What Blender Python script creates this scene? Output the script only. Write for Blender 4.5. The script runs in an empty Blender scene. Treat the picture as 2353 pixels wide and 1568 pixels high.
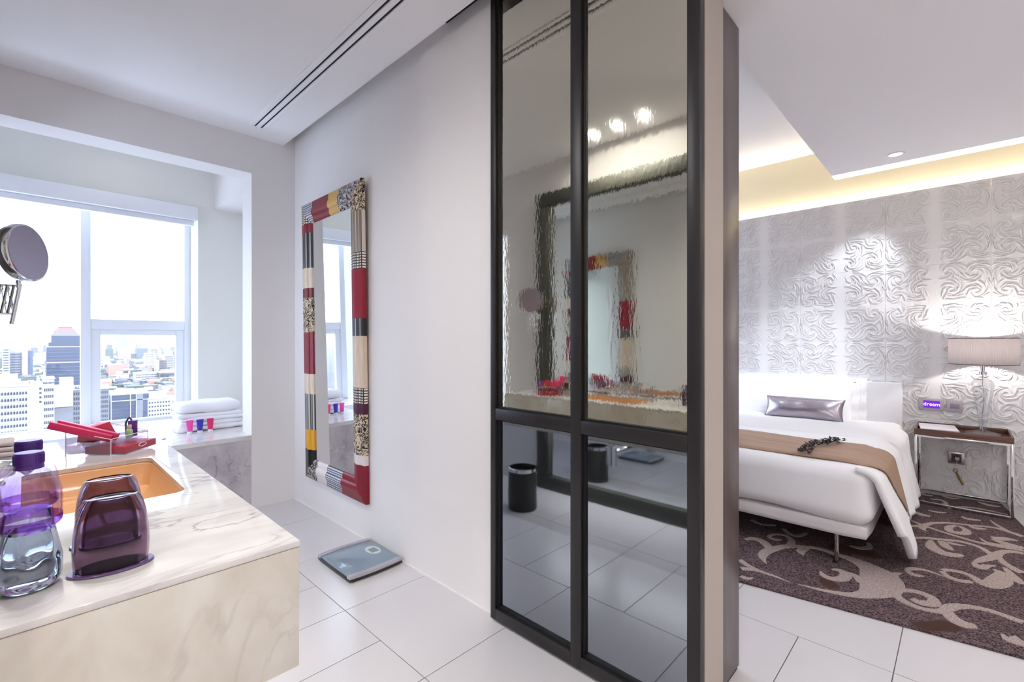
import bpy, bmesh, math, random
from mathutils import Vector, Matrix, noise
random.seed(7)
S = bpy.context.scene
COL = S.collection
PI = math.pi
# ------------------------------------------------------------------ camera, sky, sun, exposure
cam = bpy.data.objects.new('camera', bpy.data.cameras.new('camera'))
COL.objects.link(cam); S.camera = cam
cam.location = (0, 0, 1.2); cam.rotation_euler = (PI/2, 0, -math.radians(46.0785))
cam.data.sensor_fit = 'HORIZONTAL'; cam.data.sensor_width = 36; cam.data.lens = 1075.2375/2353*36
cam.data.clip_start = .02; cam.data.clip_end = 30000
W = bpy.data.worlds.new('sky'); S.world = W; W.use_nodes = True
W.node_tree.nodes['Background'].inputs[0].default_value = (.72, .83, 1.0, 1)
W.node_tree.nodes['Background'].inputs[1].default_value = 5.1
sun = bpy.data.objects.new('sun', bpy.data.lights.new('sun', 'SUN')); COL.objects.link(sun)
sun.data.energy = 4.5; sun.data.angle = .02; sun.data.color = (1, .95, .88)
sun.rotation_euler = Vector((-.35, .75, -.6)).to_track_quat('-Z', 'Y').to_euler()
VS = S.view_settings
VS.view_transform = 'Standard'; VS.look = 'None'; VS.gamma = 1; VS.use_curve_mapping = False; VS.exposure = 0.47
S.display_settings.display_device = 'sRGB'
S.cycles.use_adaptive_sampling = True; S.cycles.adaptive_threshold = .025
S.cycles.max_bounces = 9; S.cycles.diffuse_bounces = 6; S.cycles.glossy_bounces = 7
S.cycles.transmission_bounces = 10; S.cycles.transparent_max_bounces = 16; S.cycles.volume_bounces = 0
S.cycles.caustics_reflective = False; S.cycles.caustics_refractive = False
S.cycles.sample_clamp_indirect = 6; S.cycles.use_denoising = True
DOWNLIGHT_W = 26.0; BED_SPOT_W = 105.0; COVE_W = 7.5; LAMP_W = 10.0; FILL_SCONCE_W = 36.0

# ------------------------------------------------------------------ helpers
ORG = {}
def lin(c):
    return tuple((x/255/12.92 if x/255 <= .04045 else ((x/255+.055)/1.055)**2.4) for x in c)
def link(o, parent=None):
    COL.objects.link(o)
    if parent: o.parent = parent
    return o
def tag(o, label=None, cat=None, group=None, kind=None):
    if label: o['label'] = label
    if cat: o['category'] = cat
    if group: o['group'] = group
    if kind: o['kind'] = kind
    return o
def thing(name, label, cat, loc=(0, 0, 0), group=None, kind=None):
    o = bpy.data.objects.new(name, None); o.empty_display_size = .05; o.location = loc
    COL.objects.link(o); ORG[o.name] = Vector(loc)
    return tag(o, label, cat, group, kind)
class MB:
    def __init__(s): s.v = []; s.f = []
    def add(s, vs, fs):
        b = len(s.v); s.v += [tuple(v) for v in vs]; s.f += [tuple(i+b for i in f) for f in fs]; return s
    def box(s, x0, x1, y0, y1, z0, z1):
        return s.add([(x, y, z) for x in (x0, x1) for y in (y0, y1) for z in (z0, z1)],
                     [(0,1,3,2),(4,6,7,5),(0,4,5,1),(2,3,7,6),(0,2,6,4),(1,5,7,3)])
    def obox(s, c, ax, ay, az, hx, hy, hz):
        c = Vector(c); ax, ay, az = Vector(ax), Vector(ay), Vector(az)
        return s.add([c+ax*hx*i+ay*hy*j+az*hz*k for i in (-1,1) for j in (-1,1) for k in (-1,1)],
                     [(0,1,3,2),(4,6,7,5),(0,4,5,1),(2,3,7,6),(0,2,6,4),(1,5,7,3)])
    def zbox(s, c, rz, hx, hy, hz):
        return s.obox(c, (math.cos(rz), math.sin(rz), 0), (-math.sin(rz), math.cos(rz), 0), (0,0,1), hx, hy, hz)
    def prism(s, pts, z0, z1):
        n = len(pts)
        return s.add([(x,y,z0) for x,y in pts]+[(x,y,z1) for x,y in pts],
                     [tuple(range(n))[::-1], tuple(range(n,2*n))]+[(i,(i+1)%n,n+(i+1)%n,n+i) for i in range(n)])
    def loft(s, loops, cap0=False, cap1=False):
        n = len(loops[0]); vs = [p for l in loops for p in l]; fs = []
        for k in range(len(loops)-1):
            for i in range(n):
                j = (i+1) % n; fs.append((k*n+i, k*n+j, (k+1)*n+j, (k+1)*n+i))
        if cap0: fs.append(tuple(range(n))[::-1])
        if cap1: fs.append(tuple(range((len(loops)-1)*n, len(loops)*n)))
        return s.add(vs, fs)
    def lathe(s, prof, cx, cy, n=32, sx=1, sy=1, rot=0, cap0=True, cap1=True):
        L = []
        for r, z in prof:
            L.append([(cx+math.cos(rot)*r*sx*math.cos(a)-math.sin(rot)*r*sy*math.sin(a),
                       cy+math.sin(rot)*r*sx*math.cos(a)+math.cos(rot)*r*sy*math.sin(a), z) for a in [2*PI*i/n for i in range(n)]])
        return s.loft(L, cap0, cap1)
    def tube(s, pts, r, n=8, caps=True):
        pts = [Vector(p) for p in pts]; loops = []; up = None
        rs = r if isinstance(r, (list, tuple)) else [r]*len(pts)
        for i, p in enumerate(pts):
            t = (pts[min(i+1, len(pts)-1)]-pts[max(i-1, 0)]).normalized()
            if up is None: up = t.orthogonal().normalized()
            a = (up - t*up.dot(t)).normalized(); b = t.cross(a); up = a
            loops.append([p+(a*math.cos(2*PI*k/n)+b*math.sin(2*PI*k/n))*rs[i] for k in range(n)])
        return s.loft(loops, caps, caps)
    def grid(s, fn, nu, nv):
        vs = [fn(i/nu, j/nv) for i in range(nu+1) for j in range(nv+1)]
        return s.add(vs, [(i*(nv+1)+j, (i+1)*(nv+1)+j, (i+1)*(nv+1)+j+1, i*(nv+1)+j+1) for i in range(nu) for j in range(nv)])
    def disc(s, c, nrm, r, h, n=40):
        c = Vector(c); nrm = Vector(nrm).normalized(); a = nrm.orthogonal().normalized(); b = nrm.cross(a)
        return s.loft([[c+nrm*z+(a*math.cos(2*PI*k/n)+b*math.sin(2*PI*k/n))*q for k in range(n)] for q, z in ((r, -h/2), (r, h/2))], True, True)
    def build(s, name, m, parent=None, smooth=False, bevel=0, seg=2, merge=False, solid=0, sub=0, angle=40):
        me = bpy.data.meshes.new(name)
        vs = s.v
        if parent is not None: o0 = ORG[parent.name]
        else:
            xs = [v[0] for v in vs]; ys = [v[1] for v in vs]; zs = [v[2] for v in vs]
            o0 = Vector(((min(xs)+max(xs))/2, (min(ys)+max(ys))/2, min(zs)))
        me.from_pydata([(v[0]-o0.x, v[1]-o0.y, v[2]-o0.z) for v in vs], [], s.f)
        bm = bmesh.new(); bm.from_mesh(me)
        if merge: bmesh.ops.remove_doubles(bm, verts=bm.verts, dist=1e-4)
        bmesh.ops.recalc_face_normals(bm, faces=bm.faces)
        if bevel: bmesh.ops.bevel(bm, geom=list(bm.edges), offset=bevel, segments=seg, affect='EDGES', profile=.5, clamp_overlap=True)
        bm.to_mesh(me); bm.free()
        if smooth or bevel: me.shade_smooth(); me.set_sharp_from_angle(angle=math.radians(angle))
        if m: me.materials.append(m)
        o = bpy.data.objects.new(name, me)
        if parent is None: o.location = o0
        link(o, parent); ORG[o.name] = o0
        if solid:
            md = o.modifiers.new('thickness', 'SOLIDIFY'); md.thickness = solid; md.offset = 0
        if sub:
            md = o.modifiers.new('smooth', 'SUBSURF'); md.levels = sub; md.render_levels = sub
        return o
def box(name, b, m, parent=None, **k): return MB().box(*b).build(name, m, parent, **k)
def rrect(cx, cy, hx, hy, r, z, n=6):
    out = []
    for sx, sy, a0 in ((1,1,0),(-1,1,PI/2),(-1,-1,PI),(1,-1,1.5*PI)):
        for k in range(n+1):
            a = a0+PI/2*k/n
            out.append((cx+sx*(hx-r)+r*math.cos(a), cy+sy*(hy-r)+r*math.sin(a), z))
    return out
def softbox(x0, x1, y0, y1, z0, z1, r, n=24, amp=0, freq=4, seed=0):
    mb = MB(); c = Vector(((x0+x1)/2, (y0+y1)/2, (z0+z1)/2)); h = Vector(((x1-x0)/2, (y1-y0)/2, (z1-z0)/2))
    for ax in range(3):
        for sg in (-1, 1):
            def fn(u, v):
                p = [0,0,0]; p[ax] = sg*h[ax]; p[(ax+1)%3] = (u*2-1)*h[(ax+1)%3]; p[(ax+2)%3] = (v*2-1)*h[(ax+2)%3]
                p = Vector(p); q = Vector([max(-(h[i]-r), min(h[i]-r, p[i])) for i in range(3)])
                d = (p-q)
                if d.length > 1e-9: d.normalize()
                w = q+d*r
                if amp: w = w + d*amp*noise.noise((w+c)*freq+Vector((seed*7.1, seed*3.3, 0)))
                return w+c
            mb.grid(fn, n, n)
    return mb
def smooth_path(pts, k=6):
    out = []; n = len(pts)
    for i in range(n-1):
        p0, p1, p2, p3 = pts[max(i-1,0)], pts[i], pts[i+1], pts[min(i+2, n-1)]
        for j in range(k):
            t = j/k
            out.append(tuple(.5*((2*b)+(-a+c)*t+(2*a-5*b+4*c-d)*t*t+(-a+3*b-3*c+d)*t**3) for a,b,c,d in zip(p0,p1,p2,p3)))
    out.append(tuple(pts[-1])); return out
def text_mesh(name, txt, size, m, parent, mw, extrude=.001):
    cu = bpy.data.curves.new(name, 'FONT'); cu.body = txt; cu.size = size; cu.extrude = extrude; cu.align_x = 'CENTER'; cu.align_y = 'CENTER'
    o = bpy.data.objects.new(name, cu); COL.objects.link(o)
    me = bpy.data.meshes.new_from_object(o.evaluated_get(bpy.context.evaluated_depsgraph_get()))
    bpy.data.objects.remove(o); me.name = name
    me.transform(Matrix.Translation(-ORG[parent.name]) @ mw); me.materials.clear(); me.materials.append(m)
    o = bpy.data.objects.new(name, me); link(o, parent); ORG[o.name] = ORG[parent.name]
    return o

# ------------------------------------------------------------------ materials
def newmat(name):
    m = bpy.data.materials.new(name); m.use_nodes = True; nt = m.node_tree
    return m, nt, nt.nodes['Principled BSDF']
def nd(nt, t, **k):
    n = nt.nodes.new(t)
    for a, b in k.items():
        if a.startswith('i_'):
            key = a[2:]; n.inputs[int(key) if key.isdigit() else key.replace('_', ' ')].default_value = b
        else: setattr(n, a, b)
    return n
def coord(nt, scale=(1,1,1), src='Object', rot=(0,0,0)):
    tc = nd(nt, 'ShaderNodeTexCoord'); mp = nd(nt, 'ShaderNodeMapping')
    mp.inputs['Scale'].default_value = scale; mp.inputs['Rotation'].default_value = rot
    nt.links.new(tc.outputs[src], mp.inputs['Vector']); return mp.outputs[0]
def world_coord(nt, scale=(1,1,1)):
    g = nd(nt, 'ShaderNodeNewGeometry'); mp = nd(nt, 'ShaderNodeMapping'); mp.inputs['Scale'].default_value = scale
    nt.links.new(g.outputs['Position'], mp.inputs['Vector']); return mp.outputs[0]
def ramp(nt, fac, stops, interp='LINEAR'):
    r = nd(nt, 'ShaderNodeValToRGB'); r.color_ramp.interpolation = interp
    while len(r.color_ramp.elements) < len(stops): r.color_ramp.elements.new(.5)
    for e, (p, c) in zip(r.color_ramp.elements, stops):
        e.position = p; e.color = (*lin(c), 1)
    nt.links.new(fac, r.inputs[0]); return r.outputs[0]
def bump(nt, b, h, strength=.3, dist=.002):
    n = nd(nt, 'ShaderNodeBump'); n.inputs['Strength'].default_value = strength; n.inputs['Distance'].default_value = dist
    nt.links.new(h, n.inputs['Height']); nt.links.new(n.outputs[0], b.inputs['Normal'])
def mat(name, col, rough=.5, metal=0, spec=.5, nz=None, bp=None, emit=None, estr=0, trans=0, ior=1.45, coat=0):
    m, nt, b = newmat(name)
    b.inputs['Base Color'].default_value = (*lin(col), 1); b.inputs['Roughness'].default_value = rough
    b.inputs['Metallic'].default_value = metal; b.inputs['Specular IOR Level'].default_value = spec
    b.inputs['Transmission Weight'].default_value = trans; b.inputs['IOR'].default_value = ior
    b.inputs['Coat Weight'].default_value = coat; b.inputs['Coat Roughness'].default_value = .05
    if emit: b.inputs['Emission Color'].default_value = (*lin(emit), 1); b.inputs['Emission Strength'].default_value = estr
    if nz:
        sc, c2, *st = nz; v = coord(nt, st[0] if st else (1,1,1))
        n = nd(nt, 'ShaderNodeTexNoise', i_Scale=sc, i_Detail=4.0); nt.links.new(v, n.inputs['Vector'])
        nt.links.new(ramp(nt, n.outputs[0], [(.35, col), (.65, c2)]), b.inputs['Base Color'])
    if bp:
        sc, st, di, *q = bp; v = coord(nt, q[0] if q else (1,1,1))
        n = nd(nt, 'ShaderNodeTexNoise', i_Scale=sc, i_Detail=3.0); nt.links.new(v, n.inputs['Vector'])
        bump(nt, b, n.outputs[0], st, di)
    return m
def marble(name, base, cloud, vein, rough=.06, scale=1.0, stretch=(1,1,1), veins=.035, vs=.7, det=5.0):
    m, nt, b = newmat(name); v = world_coord(nt, tuple(x*scale for x in stretch))
    n1 = nd(nt, 'ShaderNodeTexNoise', i_Scale=2.2, i_Detail=det, i_Roughness=.52, i_Distortion=.7); nt.links.new(v, n1.inputs['Vector'])
    sub = nd(nt, 'ShaderNodeMath', operation='SUBTRACT', i_1=.5); nt.links.new(n1.outputs[0], sub.inputs[0])
    ab = nd(nt, 'ShaderNodeMath', operation='ABSOLUTE'); nt.links.new(sub.outputs[0], ab.inputs[0])
    n2 = nd(nt, 'ShaderNodeTexNoise', i_Scale=3.1, i_Detail=4.0, i_Distortion=.5); nt.links.new(v, n2.inputs['Vector'])
    c = ramp(nt, n2.outputs[0], [(.36, base), (.68, cloud)])
    vr = nd(nt, 'ShaderNodeMapRange', i_1=0.0, i_2=veins, i_3=vs, i_4=0.0); nt.links.new(ab.outputs[0], vr.inputs[0])
    n3 = nd(nt, 'ShaderNodeTexNoise', i_Scale=1.7, i_Detail=2.0); nt.links.new(v, n3.inputs['Vector'])
    mk = nd(nt, 'ShaderNodeMapRange', i_1=.40, i_2=.66); nt.links.new(n3.outputs[0], mk.inputs[0])
    mul = nd(nt, 'ShaderNodeMath', operation='MULTIPLY'); nt.links.new(vr.outputs[0], mul.inputs[0]); nt.links.new(mk.outputs[0], mul.inputs[1])
    mx = nd(nt, 'ShaderNodeMix', data_type='RGBA'); nt.links.new(mul.outputs[0], mx.inputs[0]); nt.links.new(c, mx.inputs[6]); mx.inputs[7].default_value = (*lin(vein), 1)
    nt.links.new(mx.outputs[2], b.inputs['Base Color']); b.inputs['Roughness'].default_value = rough
    return m
def clear_pane(name, tint=(250, 252, 255), refl=.06):
    m, nt, b = newmat(name); nt.nodes.remove(b); out = nt.nodes['Material Output']
    t = nd(nt, 'ShaderNodeBsdfTransparent'); t.inputs[0].default_value = (*lin(tint), 1)
    g = nd(nt, 'ShaderNodeBsdfGlossy'); g.inputs['Roughness'].default_value = .02
    fr = nd(nt, 'ShaderNodeLayerWeight', i_Blend=.5); pw = nd(nt, 'ShaderNodeMath', operation='POWER', i_1=4.0); nt.links.new(fr.outputs['Facing'], pw.inputs[0])
    mul = nd(nt, 'ShaderNodeMath', operation='MULTIPLY_ADD', i_1=refl*4, i_2=refl*.6); nt.links.new(pw.outputs[0], mul.inputs[0])
    mx = nd(nt, 'ShaderNodeMixShader'); nt.links.new(mul.outputs[0], mx.inputs[0]); nt.links.new(t.outputs[0], mx.inputs[1]); nt.links.new(g.outputs[0], mx.inputs[2])
    nt.links.new(mx.outputs[0], out.inputs[0]); return m
def reeded_mirror(name, col, nscale, strength):
    m, nt, b = newmat(name)
    b.inputs['Base Color'].default_value = (*col, 1); b.inputs['Metallic'].default_value = 1; b.inputs['Roughness'].default_value = .035
    v = coord(nt, (1, 1, .33)); n = nd(nt, 'ShaderNodeTexNoise', i_Scale=nscale, i_Detail=2.0); nt.links.new(v, n.inputs['Vector'])
    bump(nt, b, n.outputs[0], strength, .001); return m
def damask(name, bg, fg, scale=22):
    m, nt, b = newmat(name); v = coord(nt)
    n = nd(nt, 'ShaderNodeTexNoise', i_Scale=scale, i_Detail=0.5, i_Distortion=2.4); nt.links.new(v, n.inputs['Vector'])
    nt.links.new(ramp(nt, n.outputs[0], [(0, bg), (.46, fg), (.56, bg), (.63, fg)], 'CONSTANT'), b.inputs['Base Color'])
    b.inputs['Roughness'].default_value = .75; bump(nt, b, n.outputs[0], .3, .003); return m
def stripes(name, cols, axis, scale, rough=.4):
    m, nt, b = newmat(name); v = coord(nt); sp = nd(nt, 'ShaderNodeSeparateXYZ'); nt.links.new(v, sp.inputs[0])
    mul = nd(nt, 'ShaderNodeMath', operation='MULTIPLY', i_1=scale); nt.links.new(sp.outputs[axis], mul.inputs[0])
    fr = nd(nt, 'ShaderNodeMath', operation='FRACT'); nt.links.new(mul.outputs[0], fr.inputs[0])
    k = len(cols); nt.links.new(ramp(nt, fr.outputs[0], [(i/k, c) for i, c in enumerate(cols)], 'CONSTANT'), b.inputs['Base Color'])
    b.inputs['Roughness'].default_value = rough; return m
def check(name, c1, c2, scale):
    m, nt, b = newmat(name); v = coord(nt, (1,1,1)); fs = []
    sp = nd(nt, 'ShaderNodeSeparateXYZ'); nt.links.new(v, sp.inputs[0])
    for ax in (1, 2):
        mul = nd(nt, 'ShaderNodeMath', operation='MULTIPLY', i_1=scale); nt.links.new(sp.outputs[ax], mul.inputs[0])
        fr = nd(nt, 'ShaderNodeMath', operation='FRACT'); nt.links.new(mul.outputs[0], fr.inputs[0])
        gt = nd(nt, 'ShaderNodeMath', operation='GREATER_THAN', i_1=.62); nt.links.new(fr.outputs[0], gt.inputs[0]); fs.append(gt.outputs[0])
    ad = nd(nt, 'ShaderNodeMath', operation='MAXIMUM'); nt.links.new(fs[0], ad.inputs[0]); nt.links.new(fs[1], ad.inputs[1])
    nt.links.new(ramp(nt, ad.outputs[0], [(0, c1), (.5, c2)], 'CONSTANT'), b.inputs['Base Color']); b.inputs['Roughness'].default_value = .6; return m
def woodgrain(name, c1, c2, axis=2, rough=.35):
    m, nt, b = newmat(name); sc = [160, 160, 160]; sc[axis] = 1.6
    v = coord(nt, tuple(sc)); n = nd(nt, 'ShaderNodeTexNoise', i_Scale=1.0, i_Detail=5.0); nt.links.new(v, n.inputs['Vector'])
    nt.links.new(ramp(nt, n.outputs[0], [(.3, c1), (.7, c2)]), b.inputs['Base Color']); b.inputs['Roughness'].default_value = rough
    bump(nt, b, n.outputs[0], .25, .001); return m
def tglass(name, col, rough=.02, ior=1.45):
    return mat(name, col, rough, trans=1.0, ior=ior)
MT = {}
MT['wall'] = mat('wall_paint', (230, 226, 225), .75, spec=.25)
MT['wall_bay'] = mat('bay_paint', (230, 230, 224), .75, spec=.25)
MT['ceiling'] = mat('ceiling_paint', (242, 240, 241), .85, spec=.2)
MT['cream_wall'] = mat('cream_paint', (232, 222, 194), .8, spec=.2)
MT['tile'] = mat('floor_tile', (210, 206, 207), .22, nz=(1.3, (205, 201, 202)))
MT['grout'] = mat('grout', (112, 106, 104), .9)
MT['marble'] = marble('marble_top', (230, 226, 222), (206, 200, 199), (132, 122, 126), .045, 1.9, (.55, 1.7, 1), .014)
MT['marble_front'] = marble('marble_apron', (222, 218, 208), (206, 197, 184), (150, 142, 134), .1, 2.4, (1.2, 1, .8), .03, .35, 9.0)
MT['marble_ledge'] = marble('marble_ledge', (200, 193, 195), (174, 166, 173), (128, 120, 126), .12, 2.2, (1, 1, 1), .02)
MT['black'] = mat('black_metal', (26, 22, 24), .4, spec=.5)
MT['gasket'] = mat('black_rubber', (12, 11, 12), .5)
MT['darkwood'] = woodgrain('dark_wood', (74, 60, 58), (104, 90, 88), 2, .3)
MT['walnut'] = woodgrain('walnut_tray', (84, 54, 44), (108, 74, 60), 1, .3)
MT['chrome'] = mat('chrome', (225, 225, 228), .06, 1)
MT['steel'] = mat('brushed_steel', (190, 182, 186), .3, 1)
MT['mirror'] = mat('mirror_silver', (236, 238, 238), .005, 1)
MT['tint_hi'] = reeded_mirror('ripple_glass', (.62, .60, .51), 85, .16)
MT['tint_lo'] = reeded_mirror('smoked_glass', (.29, .315, .355), 22, .05)
MT['pane'] = clear_pane('window_pane')
MT['acrylic'] = clear_pane('clear_acrylic', (246, 242, 246), .10)
MT['pvc'] = mat('window_frame_white', (232, 234, 240), .4)
MT['mirrorframe'] = mat('charcoal_leather', (66, 66, 60), .55, bp=(60, .4, .003))
MT['white_cloth'] = mat('white_linen', (246, 245, 247), .85, spec=.15, bp=(9, .25, .01))
MT['towel'] = mat('white_terry', (240, 239, 243), .95, spec=.1, bp=(420, .6, .003))
MT['sheet'] = mat('white_sheet', (240, 239, 242), .8, spec=.15, bp=(14, .3, .01))
MT['bedbase'] = mat('bed_base_white', (232, 228, 228), .6)
MT['runner'] = mat('tan_runner', (176, 146, 124), .55, nz=(3, (160, 128, 106), (14, 1, 1)), bp=(30, .3, .004, (6, 1, 1)))
MT['leather'] = mat('white_leather', (232, 232, 236), .4)
def sequin():
    m, nt, b = newmat('silver_sequins'); v = coord(nt)
    n = nd(nt, 'ShaderNodeTexVoronoi', i_Scale=170.0); nt.links.new(v, n.inputs['Vector'])
    b.inputs['Base Color'].default_value = (*lin((170, 162, 172)), 1); b.inputs['Metallic'].default_value = .9; b.inputs['Roughness'].default_value = .28
    bump(nt, b, n.outputs['Color'], .55, .003); return m
MT['sequin'] = sequin()
def carpet(name, c1, c2, c3):
    m, nt, b = newmat(name); v = world_coord(nt)
    n = nd(nt, 'ShaderNodeTexNoise', i_Scale=150.0, i_Detail=2.0, i_Roughness=.7); nt.links.new(v, n.inputs['Vector'])
    n2 = nd(nt, 'ShaderNodeTexNoise', i_Scale=3.2, i_Detail=1.0); nt.links.new(v, n2.inputs['Vector'])
    a = ramp(nt, n.outputs[0], [(.38, c1), (.64, c2)]); k = nd(nt, 'ShaderNodeMapRange', i_1=.66, i_2=.70); nt.links.new(n2.outputs[0], k.inputs[0])
    mx = nd(nt, 'ShaderNodeMix', data_type='RGBA'); nt.links.new(k.outputs[0], mx.inputs[0]); nt.links.new(a, mx.inputs[6]); mx.inputs[7].default_value = (*lin(c3), 1)
    nt.links.new(mx.outputs[2], b.inputs['Base Color']); b.inputs['Roughness'].default_value = .95; b.inputs['Specular IOR Level'].default_value = .1
    bump(nt, b, n.outputs[0], .8, .004); return m
MT['rug'] = carpet('rug_pile', (46, 36, 40), (128, 108, 112), (78, 56, 50))
MT['rug_hi'] = carpet('rug_pile_pale', (150, 134, 130), (192, 176, 170), (172, 154, 148))
MT['relief'] = mat('embossed_panel', (226, 224, 225), .6, spec=.3)
MT['pink'] = mat('pink_card', (206, 48, 96), .4)
MT['red'] = mat('crimson_card', (190, 28, 62), .4)
MT['palepink'] = mat('pale_pink_card', (222, 130, 160), .4)
MT['violet'] = mat('violet_card', (104, 48, 140), .35)
MT['cap'] = mat('violet_cap', (82, 42, 128), .35)
MT['label'] = clear_pane('violet_film', (248, 236, 251), .05)
MT['water'] = tglass('water', (240, 248, 255), 0.0, 1.33)
MT['pet'] = clear_pane('clear_plastic', (243, 245, 250), .14)
MT['cup'] = tglass('purple_glass', (182, 160, 178), .02, 1.3)
MT['saucer'] = mat('purple_saucer', (112, 86, 128), .12)
MT['basin'] = mat('tan_basin', (226, 176, 128), .12)
MT['tub'] = mat('tub_white', (226, 228, 234), .15)
MT['plastic_grey'] = mat('grey_plastic', (176, 168, 176), .4)
MT['lampglass'] = clear_pane('lamp_glass', (250, 250, 250), .12)
MT['led'] = mat('led_white', (255, 250, 240), .5, emit=(255, 244, 225), estr=6)
MT['bulb'] = mat('lamp_glow', (255, 250, 240), .5, emit=(255, 246, 232), estr=2)
MT['dark'] = mat('dark_void', (26, 26, 28), .8)
MT['bin'] = mat('bin_black', (44, 44, 42), .45)
MT['feather'] = mat('black_feather', (24, 20, 22), .6)
MT['paper'] = mat('paper', (226, 222, 228), .6)
MT['gold'] = mat('brass_tag', (150, 130, 70), .35, .8)
MT['scale_glass'] = mat('scale_glass', (132, 148, 162), .08)
MT['silver'] = mat('silver_plastic', (188, 184, 194), .3, .5)
MT['lcd'] = mat('lcd', (128, 140, 128), .3)
MT['green'] = mat('green_liquid', (160, 206, 150), .15)
MT['cloth_beige'] = mat('beige_cloth', (206, 190, 190), .9)
# ------------------------------------------------------------------ structure
def struct(name, boxes, m, parent=None, **k):
    mb = MB()
    for b in boxes: mb.box(*b)
    o = mb.build(name, m, parent, **k); o['kind'] = 'structure'; return o
floor = struct('floor', [(-2.1, 5.2, -2.7, 3.66, -.14, -.002), (1.42, 5.2, 3.66, 3.9, -.14, -.002)], MT['grout'])
# tiles: strips .595 wide, alternately 0.6 and 0.3 deep
def tile_mesh(dy):
    o = MB().box(0, .592, 0, dy-.003, -.0025, 0).build('tile', MT['tile'], floor, bevel=.0006, seg=1)
    return o.data, o
def place_tiles():
    org = ORG[floor.name]; protos = {}
    for k in range(-5, 8):
        x = .985+.595*k; dy = .6 if k % 2 == 0 else .3
        n = 0; y = .18-.6*5
        while y < 3.6:
            if not (x > 1.5 and x < 1.7 and y > 3.2) and not (x < -.5 and y > .75):
                if dy not in protos:
                    me, o = tile_mesh(dy); protos[dy] = me; me.transform(Matrix.Translation(org))
                else:
                    o = bpy.data.objects.new('tile', protos[dy]); link(o, floor)
                o.location = Vector((x+.0015, y+.0015, 0))-org
            y += dy
place_tiles()
# bathroom ceiling with the linear vent opening and the shadow gap by the mirror wall
struct('ceiling', [(-2.1, 1.04, -2.7, 3.66, 2.664, 2.72), (1.15, 1.336, .3, 3.66, 2.664, 2.72), (1.04, 1.15, 3.47, 3.66, 2.664, 2.72),
                   (1.15, 1.60, -2.7, .3, 2.664, 2.72), (1.04, 1.15, -2.7, -.6, 2.664, 2.72), (1.336, 1.45, .3, 3.66, 2.752, 2.80)], MT['ceiling'])
struct('ceiling_bedroom', [(1.60, 4.0, -2.7, .656, 2.349, 2.94)], MT['ceiling'])
struct('ceiling_upper', [(-2.2, 5.4, -2.9, 5.3, 2.94, 3.05)], MT['ceiling'])
struct('wall_right', [(1.42, 1.60, .575, 4.95, 0, 2.94)], MT['wall'])
struct('trim_2', [(1.4205, 1.6, .571, .5751, 0, 2.6)], mat('beige_trim', (184, 174, 164), .7, spec=.25))
struct('wall_left', [(-2.1, -.16, .78, .94, 0, 2.94), (-2.1, -1.98, -2.7, .78, 0, 2.94), (-.32, -.16, .94, 2.95, 0, 2.94), (-.32, -.16, 2.95, 3.66, 0, .55), (-.32, -.16, 2.95, 3.66, 2.2, 2.94), (-.32, -.16, 3.60, 3.66, .55, 2.2)], MT['wall'])
struct('wall_behind', [(-2.1, 5.3, -2.85, -2.7, 0, 2.94)], MT['wall'])
struct('wall_far', [(-.32, 1.42, 3.66, 3.86, 2.40, 2.94), (1.118, 1.42, 3.66, 3.86, 0, 2.40), (-1.15, -.32, 3.66, 3.86, 0, 2.94)], MT['wall'])
struct('wall_window', [(-1.15, 1.55, 4.7, 5.05, 2.28, 2.94), (1.018, 1.55, 4.7, 5.05, 0, 2.28), (-1.15, 1.018, 4.7, 5.05, -.2, .49), (-1.15, -1.0, 4.7, 5.05, .5, 2.28)], MT['wall_bay'])
struct('wall_bay_side', [(-1.15, -1.0, 3.86, 4.7, 0, 2.94)], MT['wall_bay'])
struct('trim_1', [(1.13, 1.42, 3.86, 4.7, 2.345, 2.94)], MT['wall'])            # boxed duct in the bay corner
struct('ceiling_bay', [(-1.0, 1.42, 3.86, 4.7, 2.80, 2.94)], MT['ceiling'])
struct('wall_bedroom_end', [(1.60, 2.1, 3.66, 3.8, 0, 2.94), (4.7, 5.3, 3.66, 3.8, 0, 2.94), (2.1, 4.7, 3.66, 3.8, 0, .3), (2.1, 4.7, 3.66, 3.8, 2.5, 2.94)], MT['wall'])
hb = struct('wall_headboard', [(5.08, 5.25, -2.7, 3.7, 0, 2.94)], MT['cream_wall'])
# exterior slab under the bay so no light leaks in
struct('floor_bay', [(-1.15, 1.6, 3.66, 5.05, -.14, -.01)], MT['grout'])
# baseboard-like silicone seam along the mirror wall
struct('baseboard_right', [(1.412, 1.4199, 1.47, 3.65, 0, .008)], MT['wall'])

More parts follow.
